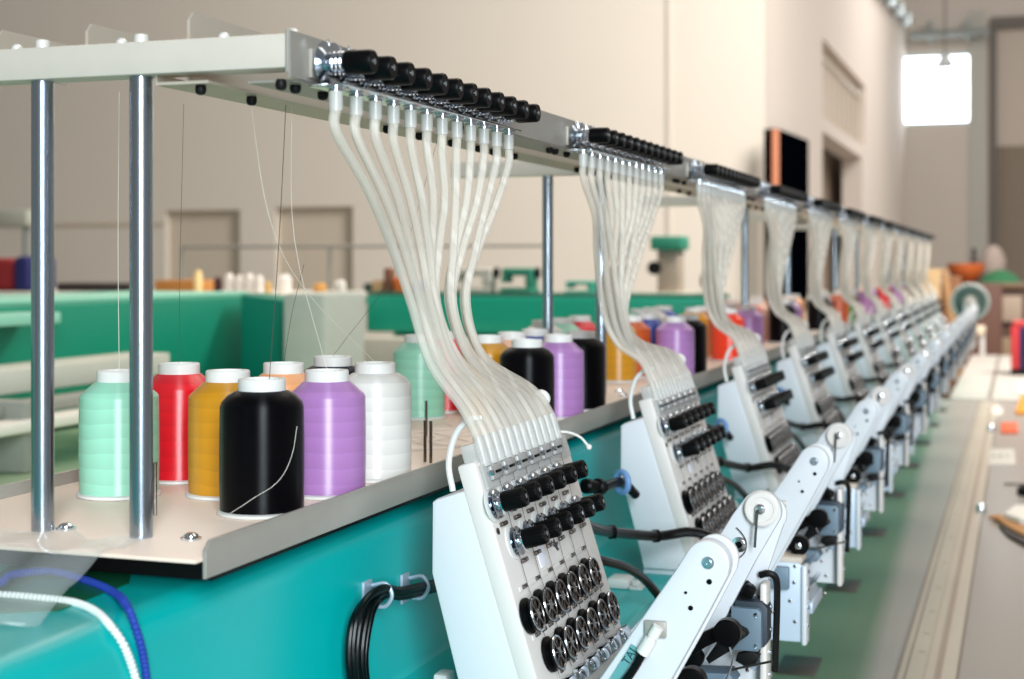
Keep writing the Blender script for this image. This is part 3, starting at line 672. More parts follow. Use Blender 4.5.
# ------------------------------------------------------------------ thread cones
COL = {'mint': (158, 224, 196), 'red': (228, 6, 34), 'gold': (206, 142, 6), 'orange': (252, 176, 120), 'navy': (5, 12, 44),
       'black': (3, 3, 7), 'lilac': (176, 124, 188), 'white': (226, 224, 218), 'peach': (250, 196, 168), 'blue': (28, 64, 160),
       'scarlet': (250, 54, 8), 'rust': (196, 84, 28), 'green': (72, 150, 66), 'maroon': (110, 24, 30)}
cone_src = {}
def cone(colour, x, y):
    if colour in cone_src:
        c = copy_tree(cone_src[colour]); 
    else:
        o = (x, y, PZ); c = thing('thread_cone', '', 'thread cone', o)
        sh = colour in ('white', 'mint')
        body_ = [(0.0338, 0.0035), (0.0342, 0.03), (0.0342, 0.06), (0.0338, 0.0865)]
        body_ += [(0.0325, 0.0905), (0.028, 0.0955), (0.022, 0.0990), (0.0185, 0.0998)] if colour in ('black', 'white', 'navy') else [(0.0325, 0.0885), (0.0205, 0.0992), (0.0185, 0.0998)]
        MB().lathe(body_, o, n=48).build('wound_thread', thread_mat('thread_' + colour, COL[colour], 0.55 if colour == 'black' else 0.88), c)
        MB().lathe([(0.034, 0), (0.0362, 0.0008), (0.0362, 0.003), (0.034, 0.004)], o, n=40).build('base_rim', M_spool, c)
        MB().lathe([(0.0182, 0.097), (0.0192, 0.098), (0.0192, 0.1082), (0.0184, 0.1092), (0.0150, 0.1092), (0.0146, 0.1065)], o, n=32).build('tube_collar', M_spool, c)
        cone_src[colour] = c
    c.location = (x, y, PZ + CZ)
    c.rotation_euler.z = random.uniform(0, 6)
    return c
ROWX = {'f': -0.575, 'm': -0.655, 'b': -0.745}
rown = {'f': 'front row', 'm': 'middle row', 'b': 'back row'}
groups = [
  [('f', 'black', 1.0698), ('f', 'lilac', 1.175), ('f', 'white', 1.278), ('m', 'gold', 1.143), ('m', 'orange', 1.247), ('m', 'navy', 1.352), ('b', 'mint', 1.1125), ('b', 'red', 1.210)],
  [('f', 'black', 1.732), ('f', 'lilac', 1.862), ('f', 'black', 1.970), ('m', 'gold', 1.812), ('m', 'peach', 1.908), ('m', 'blue', 2.010), ('b', 'mint', 1.795), ('b', 'red', 1.892)],
  [('f', 'lilac', 2.560), ('f', 'black', 2.668), ('m', 'gold', 2.465), ('m', 'rust', 2.565), ('m', 'blue', 2.690), ('b', 'mint', 2.435), ('b', 'red', 2.545), ('b', 'white', 2.33), ('b', 'mint', 2.98), ('b', 'white', 3.09)],
  [('f', 'scarlet', 3.060), ('m', 'gold', 3.10), ('m', 'rust', 3.20), ('b', 'blue', 3.20), ('f', 'lilac', 3.30), ('m', 'red', 3.40), ('m', 'rust', 3.52)],
  [('f', 'black', 3.80), ('f', 'lilac', 3.92), ('m', 'red', 3.75), ('m', 'peach', 3.88), ('b', 'gold', 3.80), ('b', 'orange', 4.0)],
  [('f', 'black', 4.52), ('f', 'maroon', 4.64), ('m', 'peach', 4.45), ('m', 'orange', 4.56), ('b', 'peach', 4.42)],
  [('f', 'rust', 5.05), ('f', 'green', 5.22), ('f', 'maroon', 5.34), ('m', 'white', 5.1), ('m', 'white', 5.26)],
  [('f', 'lilac', 6.05), ('f', 'maroon', 6.18), ('m', 'white', 6.0), ('m', 'gold', 5.85)],
  [('f', 'red', 6.75), ('f', 'black', 6.88), ('m', 'peach', 6.7)],
  [('f', 'lilac', 7.5), ('f', 'maroon', 7.62)]]
GP = ['nearest group', 'second group', 'third group', 'fourth group', 'fifth group', 'sixth group', 'seventh group', 'eighth group', 'ninth group', 'tenth group']
for gi, gr in enumerate(groups):
    seen = {}
    tot = {}
    for r, c_, y in gr: tot[(r, c_)] = tot.get((r, c_), 0) + 1
    for r, c_, y in sorted(gr, key=lambda q: q[2]):
        o = cone(c_, ROWX[r] - (0.0066 if y < 1.08 else 0), y)
        seen[(r, c_)] = seen.get((r, c_), 0) + 1
        ex = '' if tot[(r, c_)] == 1 else (', nearer one' if seen[(r, c_)] == 1 else ', farther one')
        tag(o, '%s thread cone, %s, %s from the near end%s' % (c_, rown[r], GP[gi], ex) if gi else '%s thread cone, %s, group nearest the camera%s' % (c_, rown[r], ex), None, 'thread cones on the tray')

# loose threads rising to the rack
def strand(pts, m, label, r=0.00022):
    o = MB().tube(pts, r, 5, 5).build('thread_strand', m); tag(o, label, 'thread', 'threads from the cones to the rack'); return o
ZR = 0.13; ZT = PZ + 0.109
strand([(-0.742, 1.108, 0.15), (-0.7445, 1.110, 0.02), (-0.745, 1.1125, ZT)], M_cord, 'pale upright thread rising from the mint cone between the two nearest poles', 0.0003)
strand([(-0.568, 1.085, ZR), (-0.571, 1.079, 0.02), (-0.575, 1.07, ZT)], M_dthread, 'dark upright thread rising from the nearest black cone', 0.0003)
strand([(-0.568, 1.025, ZR), (-0.573, 1.065, 0.04), (-0.575, 1.13, -0.02), (-0.575, 1.278, ZT)], M_cord, 'white thread slanting down to the nearest white cone')
strand([(-0.568, 1.095, ZR), (-0.573, 1.11, 0.02), (-0.575, 1.175, ZT)], M_cord, 'white thread slanting down to the nearest lilac cone')
strand([(-0.568, 1.42, ZR), (-0.60, 1.39, 0.0), (-0.655, 1.352, ZT)], M_dthread, 'dark thread rising from the nearest navy cone', 0.0002)
strand([(-0.740, 1.21, 0.15), (-0.744, 1.21, 0.0), (-0.745, 1.21, ZT)], M_dthread, 'faint upright thread rising from the nearest red cone', 0.0002)
strand([(-0.62, 1.22, 0.0), (-0.64, 1.235, -0.045), (-0.655, 1.247, ZT)], M_dthread, 'thin dark thread slanting to the nearest orange cone', 0.0002)
o = MB().tube([(-0.5816 + 0.0345 * math.cos(a_), 1.07 + 0.0345 * math.sin(a_), PZ + z) for a_, z in ((-1.9, 0.004), (-1.55, 0.011), (-1.2, 0.019), (-0.85, 0.026), (-0.55, 0.036), (-0.3, 0.052), (-0.15, 0.072))], 0.0002, 5, 5).build('thread_strand', M_cord)
tag(o, 'loose pale thread lying across the nearest black cone', 'thread', 'threads from the cones to the rack')
# tangle of thread lying on the tray
tg = MB(); rt = random.Random(11)
for k in range(26):
    x0 = -0.61 - 0.007 * k; y0 = 1.36 + 0.026 * rt.uniform(0, 14)
    pts = [(max(-0.80, min(-0.545, x0 + 0.035 * math.sin(j * 1.1 + k))), y0 + 0.022 * j * rt.uniform(0.3, 1.3) - 0.04, PZ + 0.0008) for j in range(6)]
    tg.tube(pts, 0.0006, 4, 5)
o = tg.build('thread_tangle', mat('tangle_thread', (236, 222, 210), 0.6))
tag(o, 'loose pale threads tangled on the tray behind the nearest cones', 'threads', None, 'stuff')

# ------------------------------------------------------------------ cables, clips, small fittings
def cable(pts, r, label, name='cable', m=None, grp=None, n=10):
    o = MB().tube(pts, r, n, 7).build(name, m or M_cable); tag(o, label, 'cable', grp); return o
for k in range(6):
    d = Vector((0, P * k, 0))
    where = 'beside the %s tension unit' % ('nearest' if k == 0 else ORD[k])
    p = [at(575, 520, 1.50), at(600, 530, 1.60), at(630, 534, 1.70), at(660, 536, 1.77), at(690, 532, 1.79), at(712, 538, 1.80), at(722, 552, 1.80)]
    cable([v + d for v in p], 0.0062, 'thick black cable crossing the teal shelf, %s' % where, grp='upper black cables')
    p = [at(578, 552, 1.46), at(600, 560, 1.50), at(625, 567, 1.56), at(645, 580, 1.62), at(661, 600, 1.66), at(668, 615, 1.66)]
    cable([v + d for v in p], 0.005, 'thinner black cable drooping under the thick one, %s' % where, grp='lower black cables')
    for px, py, Y in ((656, 536, 1.765), (612, 532, 1.64)):
        q = at(px, py, Y) + d
        o = MB().cyl(q + Vector((-0.003, -0.002, 0)), q + Vector((0.003, 0.002, 0)), 0.0080, 12).build('cable_tie', M_black)
        tag(o, 'black tie round the thick cable beside the %s tension unit, %s one' % ('nearest' if k == 0 else ORD[k], 'farther' if px > 640 else 'nearer'), 'cable tie', 'cable ties')
for k in range(3):
    d = Vector((0, P * k, 0))
    s_ = thing('connector', 'black cable connector with blue ring on the teal face, %s' % ('nearest' if k == 0 else ORD[k] + ' one along'), 'connector', Vector((-0.54, 1.72, -0.27)) + d, 'blue ring connectors')
    a_ = at(584, 486, 1.68) + d; b_ = at(604, 487, 1.72) + d; c_ = at(622, 482, 1.77) + d
    MB().lathe([(0.006, 0), (0.009, 0.003), (0.009, 0.012), (0.007, 0.014), (0.007, 0.026), (0.010, 0.028), (0.010, 0.036)], a_, (b_ - a_), n=16).build('plug', M_black, s_)
    MB().tube([b_, c_, c_ + Vector((0.01, 0.03, -0.02))], 0.006, 10, 4).build('plug_cable', M_cable, s_)
    MB().ring(c_, (c_ - b_) + Vector((0.03, 0, 0)), 0.0125, 0.004, 28, 8).build('ring', M_blue, s_)
    MB().box(c_.x - 0.012, c_.x + 0.016, c_.y - 0.03, c_.y + 0.004, -0.395, -0.382, 0.004).build('bracket', M_spool, s_)
XF = -0.556
def on_face(px, py, X):
    r = (px - 512) / F_PX; z = -(py - VPY) / F_PX; s, c = math.sin(TH), math.cos(TH)
    d = Vector((r * c - s, r * s + c, z)); return d * (X / d.x)
for j, off in enumerate(((0, 0), (5, 2), (-4, -2), (8, 5), (-8, 1))):
    L = [(440, 583), (420, 588), (400, 592), (384, 590), (370, 600), (361, 620), (357, 650), (359, 679), (366, 720)]
    pts = []
    for i, (px, py) in enumerate(L):
        fr_ = min(1, max(0, (i - 2) / 3)); pts.append(on_face(px + off[0] * fr_, py + off[1] * (1 if i < 4 else 1), XF + 0.012 + 0.003 * (j % 3)))
    cable(pts, 0.0033, 'black cable clipped to the near teal face, %s' % ['middle one of the bundle', 'right of the middle one', 'left of the middle one', 'outermost right one', 'outermost left one'][j], grp='black cable bundle on the near teal face')
for j, (px, py, h) in enumerate(((365, 596, 10), (403, 588, 13))):
    c_ = on_face(px, py, XF)
    t_ = thing('cable_clip', 'grey metal cable clip on the teal face, %s' % ('left one' if j == 0 else 'right one'), 'clip', (XF, c_.y, c_.z), 'grey cable clips')
    MB().box(XF, XF + 0.003, c_.y - 0.008, c_.y + 0.010, c_.z - 0.014, c_.z + 0.014, 0.0008).build('clip_plate', M_bluegrey, t_)
    MB().tube([(XF + 0.003, c_.y + 0.008, c_.z + 0.008), (XF + 0.016, c_.y + 0.010, c_.z + 0.010), (XF + 0.022, c_.y + 0.010, c_.z), (XF + 0.016, c_.y + 0.010, c_.z - 0.010), (XF + 0.006, c_.y + 0.010, c_.z - 0.011)], 0.002, 8, 4).build('clip_hook', M_bluegrey, t_)
c_ = on_face(442, 652, -0.50)
t_ = thing('cable_mount', 'small white plastic cable mount on the teal shelf beside the nearest unit', 'clip', (c_.x, c_.y, -0.395))
MB().box(c_.x - 0.012, c_.x + 0.012, c_.y - 0.012, c_.y + 0.02, -0.395, -0.387, 0.001).build('mount_base', M_spool, t_)
MB().box(c_.x - 0.007, c_.x + 0.007, c_.y - 0.006, c_.y + 0.016, -0.387, -0.374, 0.003).build('mount_saddle', M_spool, t_)
for k in range(5):
    c_ = Vector((-0.44, 1.75 + P * k, -0.395))
    t_ = thing('cable_tie_mount', 'white cable tie mount under the cable, %s from the near end' % ORD[k], 'clip', c_, 'white tie mounts')
    MB().box(c_.x - 0.008, c_.x + 0.008, c_.y - 0.008, c_.y + 0.012, -0.395, -0.391, 0.001).build('mount_base', M_spool, t_)
    MB().box(c_.x - 0.005, c_.x + 0.005, c_.y - 0.006, c_.y + 0.006, -0.391, -0.384, 0.002).build('mount_saddle', M_spool, t_)
tl = [at(553, 433, 1.43), at(566, 432, 1.44), at(580, 437, 1.45), at(589, 447, 1.455)]
t_ = thing('tube_tail', 'short thin white tube tail curving from the nearest unit corner', 'tube', tl[0])
MB().tube(tl, 0.0014, 8).build('tail', M_spool, t_); MB().ball(tl[-1], 0.003).build('bead', M_spool, t_)

# ribbed cords draped over the near end of the beam
def cord(L, r, label, m):
    pts = [Vector(p) for p in L]
    o = MB().tube(pts, r, 8, 14)
    # twist: ripple the radius
    ob = o.build('piping_cord', m); tag(ob, label, 'cord'); return ob
def spiral_cord(L, R_, label, m):
    P_ = [Vector(p) for p in L]; E = [2 * P_[0] - P_[1]] + P_ + [2 * P_[-1] - P_[-2]]; Q = []
    for i in range(1, len(E) - 2):
        p0, p1, p2, p3 = E[i - 1:i + 3]; N_ = max(6, int((p2 - p1).length / 0.0006))
        for k in range(N_):
            t = k / N_; Q.append(0.5 * ((2 * p1) + (-p0 + p2) * t + (2 * p0 - 5 * p1 + 4 * p2 - p3) * t * t + (-p0 + 3 * p1 - 3 * p2 + p3) * t ** 3))
    ob = MB().tube(Q, lambda u: R_ * (1 + 0.16 * math.sin(u * len(Q) * 1.05)), 10, 0).build('piping_cord', m)
    tag(ob, label, 'cord'); return ob
def on_top(px, py, Z=-0.232):
    r = (px - 512) / F_PX; z = -(py - VPY) / F_PX; s, c = math.sin(TH), math.cos(TH)
    d = Vector((r * c - s, r * s + c, z)); return d * (Z / d.z)
wp = [on_top(-30, 594), on_top(5, 595), on_top(40, 598), on_top(72, 602), on_top(95, 611), on_face(112, 628, XF - 0.004), on_face(125, 648, XF + 0.003), on_face(136, 680, XF + 0.003), on_face(144, 720, XF + 0.003)]
spiral_cord(wp, 0.0025, 'white ribbed piping cord draped over the near teal edge', mat('white_cord', (236, 240, 236), 0.7))
bp_ = [on_top(-30, 590, -0.225), on_top(0, 583, -0.225), on_top(12, 575, -0.225), on_top(50, 571, -0.229), on_top(85, 580, -0.231), on_top(113, 592, -0.231), on_face(127, 606, XF - 0.006), on_face(138, 635, XF + 0.003), on_face(144, 660, XF + 0.003), on_face(147, 685, XF + 0.003), on_face(149, 720, XF + 0.003)]
spiral_cord(bp_, 0.0027, 'blue ribbed piping cord beside the white one on the near teal edge', mat('blue_cord', (24, 60, 160), 0.7))
gp = [on_top(*p, -0.2335) for p in ((10, 566), (132, 570), (129, 583), (58, 611), (0, 613), (-40, 600))]  # green area on the beam top, added as a thin flat patch
o = MB().prism([(q_.x, q_.y) for q_ in gp], -0.2339, -0.2332, 0, 'Z').build('green_patch', mat('dark_green_patch', (12, 100, 66), 0.4))
tag(o, 'flat dark green patch on the teal beam under the clear film', 'sheet')
# transparent film crumpled over the end of the tray
fm = MB(); rnd = random.Random(5); nx, ny = 26, 12; grid = []
for i in range(nx + 1):
    row = []
    for j in range(ny + 1):
        x = -0.80 + 0.2 * i / nx; y = 0.80 + 0.13 * j / ny
        z = PZ + 0.0025 + 0.0022 * math.sin(i * 0.9 + j * 0.7) * math.sin(j * 0.8 + 1) + rnd.uniform(0, 0.0012)
        if y < 0.875: z -= (0.875 - y) ** 1.2 * 0.75
        row.append(fm.bm.verts.new((x, y + 0.012 * math.sin(i * 0.5), z)))
    grid.append(row)
for i in range(nx):
    for j in range(ny): fm.bm.faces.new((grid[i][j], grid[i + 1][j], grid[i + 1][j + 1], grid[i][j + 1]))
fo = fm.build('plastic_film', mat('film_clear', (235, 245, 245), 0.12, alpha=0.13, spec=1.0))
tag(fo, 'crumpled clear plastic film over the near end of the tray', 'plastic film')
so = fo.modifiers.new('thick', 'SOLIDIFY'); so.thickness = 0.0002

# ------------------------------------------------------------------ second machine and hall beyond, left
def lab(o, l, c, g=None): return tag(o, l, c, g)
m2 = thing('machine_body', 'green beam of the second machine standing parallel on the left', 'machine', (-2.6, 2.4, FZ))
MB().box(-2.9, -2.42, -0.5, 4.42, -0.43, -0.105, 0.01).build('beam', M_green, m2)
MB().box(-2.9, -2.44, -0.5, 4.40, -0.105, -0.092, 0.004).build('top_plate', M_mint, m2)
MB().box(-2.42, -2.30, -0.5, 3.18, -0.150, -0.122, 0.004).build('pale_ledge', M_mint, m2)
MB().box(-2.8, -2.5, 0, 4.2, FZ, -0.43, 0.01).build('plinth', M_green, m2)
e1 = at(278, 295, 4.42); e2 = at(326, 303, 4.30)
cr = MB().prism([(e1.x - 0.03, -0.095), (e2.x, -0.125), (e2.x, -0.46), (e1.x - 0.03, -0.46)], 4.22, 4.40, 0.01).build('cross_beam', mat('deep_green_paint', (0, 128, 104), 0.45), m2)
ep = MB().box(at(326, 0, 4.3).x, at(366, 0, 4.3).x, 4.0, 4.3, FZ, at(340, 292, 4.2).z, 0.015).build('control_cabinet', mat('cabinet_grey', (188, 192, 180), 0.5)); ep.name = 'control_cabinet'
lab(ep, 'pale grey cabinet at the end of the second machine', 'cabinet')
# pale bars and table of the second machine
br = thing('carriage_frame', 'pale grey carriage frame of bars in front of the second machine', 'frame', (-2.15, 2.6, -0.5))
MB().box(-2.25, -2.12, 2.40, 3.40, -0.290, -0.234, 0.005).build('bar', mat('pale_bar', (206, 206, 192), 0.5), br)
MB().box(-2.10, -2.02, 1.2, 3.3, -0.325, -0.300, 0.005).build('bar', mat('grey_bar', (150, 152, 142), 0.5), br)
MB().box(-2.02, -1.95, 1.2, 3.5, -0.352, -0.326, 0.008).build('bar', mat('cream_bar', (236, 232, 220), 0.5), br)
for y in (1.5, 2.6, 3.2): MB().box(-2.20, -1.97, y, y + 0.06, -0.439, -0.29 if y > 2.4 else -0.33, 0.004).build('bracket', mat('grey_bar', (150, 152, 142), 0.5), br)
t2 = thing('side_table', 'pale green table between the two machines', 'table', (-1.45, 3.0, FZ))
MB().box(-2.40, -1.05, 0.2, 3.95, -0.47, -0.44, 0.004).build('tabletop', mat('pale_green_top', (172, 196, 160), 0.35), t2)
for x in (-2.3, -1.13):
    for y in (0.4, 3.8): MB().box(x - 0.03, x + 0.03, y - 0.03, y + 0.03, FZ, -0.47).build('leg', M_alu, t2)
# workbench behind with goods on it
wb = thing('workbench', 'long white workbench behind the second machine with goods on it', 'bench', (-4.2, 6.5, FZ))
zb = at(200, 292, 6.4).z
MB().box(-5.6, -3.05, 6.0, 6.9, zb - 0.05, zb, 0.005).build('worktop', mat('worktop_white', (214, 208, 196), 0.5), wb)
for x in (-5.4, -3.2): MB().box(x - 0.04, x + 0.04, 6.2, 6.3, FZ, zb - 0.05).build('leg', M_alu, wb)
def bx(name, px0, px1, py0, Y, depth, m, label, cat, zbase=None, grp=None, bev=0.01):
    a_ = at(px0, py0, Y); b_ = at(px1, py0, Y); z0 = zb if zbase is None else zbase
    o = MB().box(a_.x, b_.x, Y, Y + depth, z0, a_.z, bev).build(name, m); tag(o, label, cat, grp); return o
bx('fabric_roll', -30, 12, 258, 6.2, 0.25, mat('dark_red_cloth', (130, 24, 28), 0.8), 'dark red bundle at the far left of the workbench', 'bundle', bev=0.04)
bx('fabric_roll', 12, 27, 256, 6.2, 0.25, mat('navy_cloth', (20, 28, 86), 0.8), 'navy blue bundle beside the red one on the workbench', 'bundle', bev=0.03)
bx('tray_stack', 56, 130, 283, 6.3, 0.2, mat('dark_tray', (44, 36, 34), 0.6), 'flat dark tray lying on the workbench', 'tray')
bx('cardboard_box', 154, 196, 280, 6.3, 0.25, mat('orange_board', (182, 122, 58), 0.7), 'low orange brown box lying on the workbench', 'box')
def small_cone(px, py, Y, r, m, label, zbase=None, grp='small cones on the workbench'):
    c_ = at(px, py, Y); z0 = zb if zbase is None else zbase; h = max(0.03, c_.z - z0)
    o = MB().lathe([(r, 0), (r, h * 0.8), (r * 0.65, h * 0.92), (r * 0.65, h)], (c_.x, Y, z0), n=16).build('thread_cone', m)
    tag(o, label, 'thread cone', grp)
Mcw = mat('cone_white', (236, 228, 218), 0.6)
small_cone(198, 270, 6.2, 0.02, mat('cone_candle', (246, 214, 150), 0.6), 'slim yellow cone on the workbench beside the orange box')
small_cone(218, 277, 6.2, 0.02, mat('cone_dark', (70, 30, 30), 0.6), 'small dark red cone on the workbench')
nm_ = ['first', 'second', 'third', 'fourth']
for j, px in enumerate((229, 239, 249, 259)):
    small_cone(px, 273 + (j % 2) * 2, 6.2, 0.021, Mcw, 'small white cone on the workbench, %s from the left' % nm_[j])
small_cone(268, 281, 6.15, 0.014, mat('cone_yellow', (226, 178, 96), 0.6), 'tiny yellow cone right of the white cones on the workbench')
small_cone(284, 274, 6.3, 0.035, Mcw, 'wider white cone on the workbench right of the others')
small_cone(320, 283, 6.3, 0.03, mat('cone_amber', (220, 160, 80), 0.6), 'low amber cone near the right end of the workbench')
small_cone(340, 280, 6.3, 0.028, Mcw, 'white cone at the right end of the workbench')
# tubular frames behind
fr2 = thing('pipe_rack', 'thin grey pipe rack behind the workbench', 'frame', (-3.5, 8.0, FZ))
a_ = at(182, 247, 8.0); b_ = at(545, 247, 8.0)
MB().tube([(a_.x, 8.0, FZ), (a_.x, 8.0, a_.z), (b_.x, 8.0, a_.z), (b_.x, 8.0, FZ)], 0.013, 8, 0).build('tube', mat('frame_grey', (150, 146, 138), 0.5), fr2)
MB().tube([(at(330, 0, 8).x, 8.0, FZ), (at(330, 0, 8).x, 8.0, a_.z)], 0.012, 8, 0).build('upright', MATS['frame_grey'], fr2)
mc = thing('wall_machine', 'pale green machine head on a thin post at the far left', 'machine', at(14, 230, 9.0))
a_ = at(-20, 210, 9.0); b_ = at(27, 226, 9.0)
MB().box(a_.x, b_.x, 9.0, 9.3, b_.z, a_.z, 0.02).build('head', mat('sage_grey', (168, 170, 156), 0.6), mc)
c_ = at(22, 230, 9.05); MB().cyl((c_.x, 9.1, FZ), (c_.x, 9.1, b_.z), 0.025, 8).build('post', g, mc)
# third machine: far green beam behind the cones
zt3 = at(450, 297, 6.6).z; zl3 = at(450, 333, 6.6).z
m3 = thing('machine_body', 'bright green beam of the third machine behind the thread cones', 'machine', (-1.9, 6.7, FZ))
a_ = at(366, 297, 6.6); b_ = at(715, 297, 6.6)
Mg3 = mat('bright_green_paint', (0, 158, 128), 0.45)
MB().box(a_.x, b_.x, 6.6, 6.95, zl3, zt3, 0.01).build('beam', Mg3, m3)
MB().box(a_.x, b_.x, 6.62, 6.95, zt3, zt3 + 0.02, 0.004).build('top_plate', mat('green_top', (60, 110, 92), 0.5), m3)
MB().box(a_.x, b_.x, 6.45, 6.6, zl3 - 0.14, zl3 - 0.02, 0.01).build('lower_shelf', mat('shelf_cream', (210, 206, 190), 0.5), m3)
MB().box(a_.x + 0.1, b_.x - 0.1, 6.7, 6.9, FZ, zl3, 0.01).build('plinth', Mg3, m3)
zt = zt3 + 0.02
def sewing_machine(px, py, Y, w_, m, label):
    """domestic-style industrial head: bed, column, arm, nose, wheel"""
    c_ = at(px, py, Y); h = c_.z - zt; t_ = thing('sewing_machine', label, 'sewing machine', (c_.x, Y, zt), 'small machines on the third machine')
    x0, x1 = c_.x - w_ / 2, c_.x + w_ / 2
    MB().box(x0, x1, Y, Y + 0.14, zt, zt + h * 0.2, 0.006).build('bed', m, t_)
    MB().box(x1 - w_ * 0.25, x1, Y + 0.02, Y + 0.12, zt + h * 0.2, zt + h * 0.8, 0.012).build('column', m, t_)
    MB().box(x0, x1, Y + 0.02, Y + 0.12, zt + h * 0.68, zt + h, 0.015).build('arm', m, t_)
    MB().box(x0, x0 + w_ * 0.2, Y + 0.02, Y + 0.12, zt + h * 0.4, zt + h * 0.7, 0.008).build('nose', m, t_)
    MB().lathe([(h * 0.22, 0), (h * 0.22, 0.02)], (x1, Y + 0.07, zt + h * 0.8), (1, 0, 0), n=16).build('hand_wheel', M_rubber, t_)
Mg4 = mat('mid_green', (40, 130, 104), 0.5)
bx('oil_can', 363, 370, 283, 6.7, 0.05, mat('dark_green_can', (24, 70, 54), 0.5), 'small dark green can at the left end of the third machine', 'can', zt)
bx('spool_box', 371, 382, 280, 6.7, 0.08, M_wood, 'pale wood spool box on the third machine', 'box', zt)
bx('spool_box', 383, 391, 268, 6.7, 0.06, mat('brown_box', (122, 76, 52), 0.6), 'taller brown box on the third machine beside the wood box', 'box', zt)
bx('spool_box', 393, 402, 277, 6.7, 0.06, mat('orange_box', (214, 110, 44), 0.6), 'small orange box on the third machine', 'box', zt)
bx('spool_box', 410, 422, 282, 6.7, 0.06, mat('blue_box', (36, 72, 150), 0.6), 'small blue box on the third machine', 'box', zt)
sewing_machine(470, 268, 6.7, 0.20, mat('pale_machine', (190, 186, 174), 0.5), 'small pale sewing machine on the third machine, left one')
sewing_machine(515, 268, 6.7, 0.16, Mg4, 'small green sewing machine on the third machine, middle one')
sewing_machine(578, 281, 6.7, 0.14, mat('teal_machine', (60, 164, 140), 0.5), 'low teal sewing machine on the third machine, right one')
o = thing('tall_machine', 'tall grey machine with green top beyond the second tube bundle', 'machine', at(668, 296, 8.5))
p_ = at(650, 250, 8.5); q_ = at(682, 236, 8.5)
MB().box(p_.x, q_.x, 8.5, 8.7, p_.z, q_.z, 0.01).build('green_head', Mg4, o)
MB().box(p_.x + 0.03, q_.x - 0.03, 8.55, 8.7, at(0, 292, 8.5).z, p_.z, 0.01).build('column', mat('taupe_machine', (160, 146, 130), 0.6), o)
MB().box(p_.x - 0.03, q_.x + 0.04, 8.45, 8.75, at(0, 296, 8.5).z, at(0, 288, 8.5).z, 0.01).build('shelf', M_beige, o)
MB().box(p_.x, q_.x, 8.5, 8.7, FZ, at(0, 296, 8.5).z, 0.01).build('stand', M_beige, o)
MB().lathe([(0.04, 0), (0.04, 0.03)], at(655, 268, 8.45), (0, -1, 0), n=16).build('dial', M_rubber, o)
o = thing('desk_fan', 'dark small fan on a stand behind the poles near the wall', 'fan', at(712, 282, 8.2))
c_ = at(712, 281, 8.2)
MB().ring(c_, (0, 1, 0), 0.06, 0.008, 20, 6).build('guard', M_rubber, o); MB().ball(c_, 0.03).build('motor', M_rubber, o)
MB().cyl((c_.x, 8.2, FZ), (c_.x, 8.2, c_.z - 0.03), 0.012, 8).build('stand', M_rubber, o)

# ------------------------------------------------------------------ far end, right
ct = thing('cream_table', 'bright cream table beyond the end of the machine table', 'table', (0.1, 9.3, FZ))
MB().box(-0.33, 0.06, 7.55, 11.2, TZ - 0.03, TZ + 0.004, 0.004).build('tabletop', mat('cream_top', (184, 178, 168), 0.5), ct)
MB().box(-0.15, -0.13, 7.6, 11.2, TZ + 0.004, TZ + 0.007).build('groove', Mgroove, ct)
for x in (-0.28, 0.0):
    for y in (7.7, 11.0): MB().box(x - 0.02, x + 0.02, y - 0.02, y + 0.02, FZ, TZ - 0.03).build('leg', M_alu, ct)
ext = MB().box(0.07, 1.3, 7.55, 11.2, TZ - 0.03, TZ, 0.004).build('table_extension', mat('ext_laminate', (168, 158, 150), 0.4)); ext['label'] = 'beige table section beyond the near table, right of the cream one'; ext['category'] = 'table'
# things lying on the near table
def flat(name, L, th, m, label, cat, z0=TZ):
    pts = []
    for px, py in L:
        v = on_top(px, py, z0); pts.append((v.x, v.y))
    o = MB().prism(pts, z0, z0 + th, min(th * 0.3, 0.003), 'Z').build(name, m); tag(o, label, cat); return o
flat('notions_card', [(988, 466), (1016, 466), (1014, 450), (990, 450)], 0.004, mat('card_white', (196, 190, 180), 0.6), 'small white card with dark marks lying on the table', 'card')
for nb, (x0, y0, x1, y1) in zip(('left', 'middle', 'right'), ((992, 458, 996, 455), (998, 459, 1003, 454), (1006, 458, 1009, 455))):
    v = on_top((x0 + x1) / 2, (y0 + y1) / 2, TZ + 0.004)
    o = MB().lathe([(0.006, 0), (0.005, 0.004), (0.002, 0.006)], (v.x, v.y, TZ + 0.004), n=10).build('button', M_darkchrome)
    tag(o, 'small dark button on the white card, %s one of three' % nb, 'button', 'dark buttons on the card')
oc = flat('orange_clip', [(1001, 434), (1018, 434), (1017, 425), (1001, 425)], 0.012, mat('orange_plastic', (226, 96, 50), 0.5), 'orange plastic clip lying on the table beyond the white card', 'clip')
flat('orange_pad', [(1015, 415), (1050, 415), (1050, 396), (1022, 396)], 0.015, mat('amber_pad', (216, 142, 36), 0.6), 'amber orange pad at the right picture edge on the table', 'pad')
flat('white_pad', [(1017, 396), (1060, 396), (1050, 387), (1018, 386)], 0.02, mat('white_pad', (232, 228, 224), 0.6), 'white folded pad at the right edge beyond the amber pad', 'pad')
flat('cream_disc', [(991, 417), (1001, 417), (1003, 411), (998, 407), (991, 409)], 0.01, mat('cream_disc', (214, 206, 194), 0.6), 'small cream disc on the table left of the amber pad', 'disc')
v = on_top(1004, 484, TZ + 0.002); v2 = on_top(1060, 485, TZ + 0.002)
o = MB().cyl(v, v2, 0.0035, 8).build('steel_rod', M_darkchrome); tag(o, 'thin steel rod lying across the right of the table', 'rod')
v = on_top(1030, 495, TZ); o = MB().lathe([(0.034, 0), (0.036, 0.004), (0.034, 0.02), (0.02, 0.028)], (v.x, v.y, TZ), n=24).build('black_pad', M_rubber); tag(o, 'round black pad at the right edge beside the steel rod', 'pad')
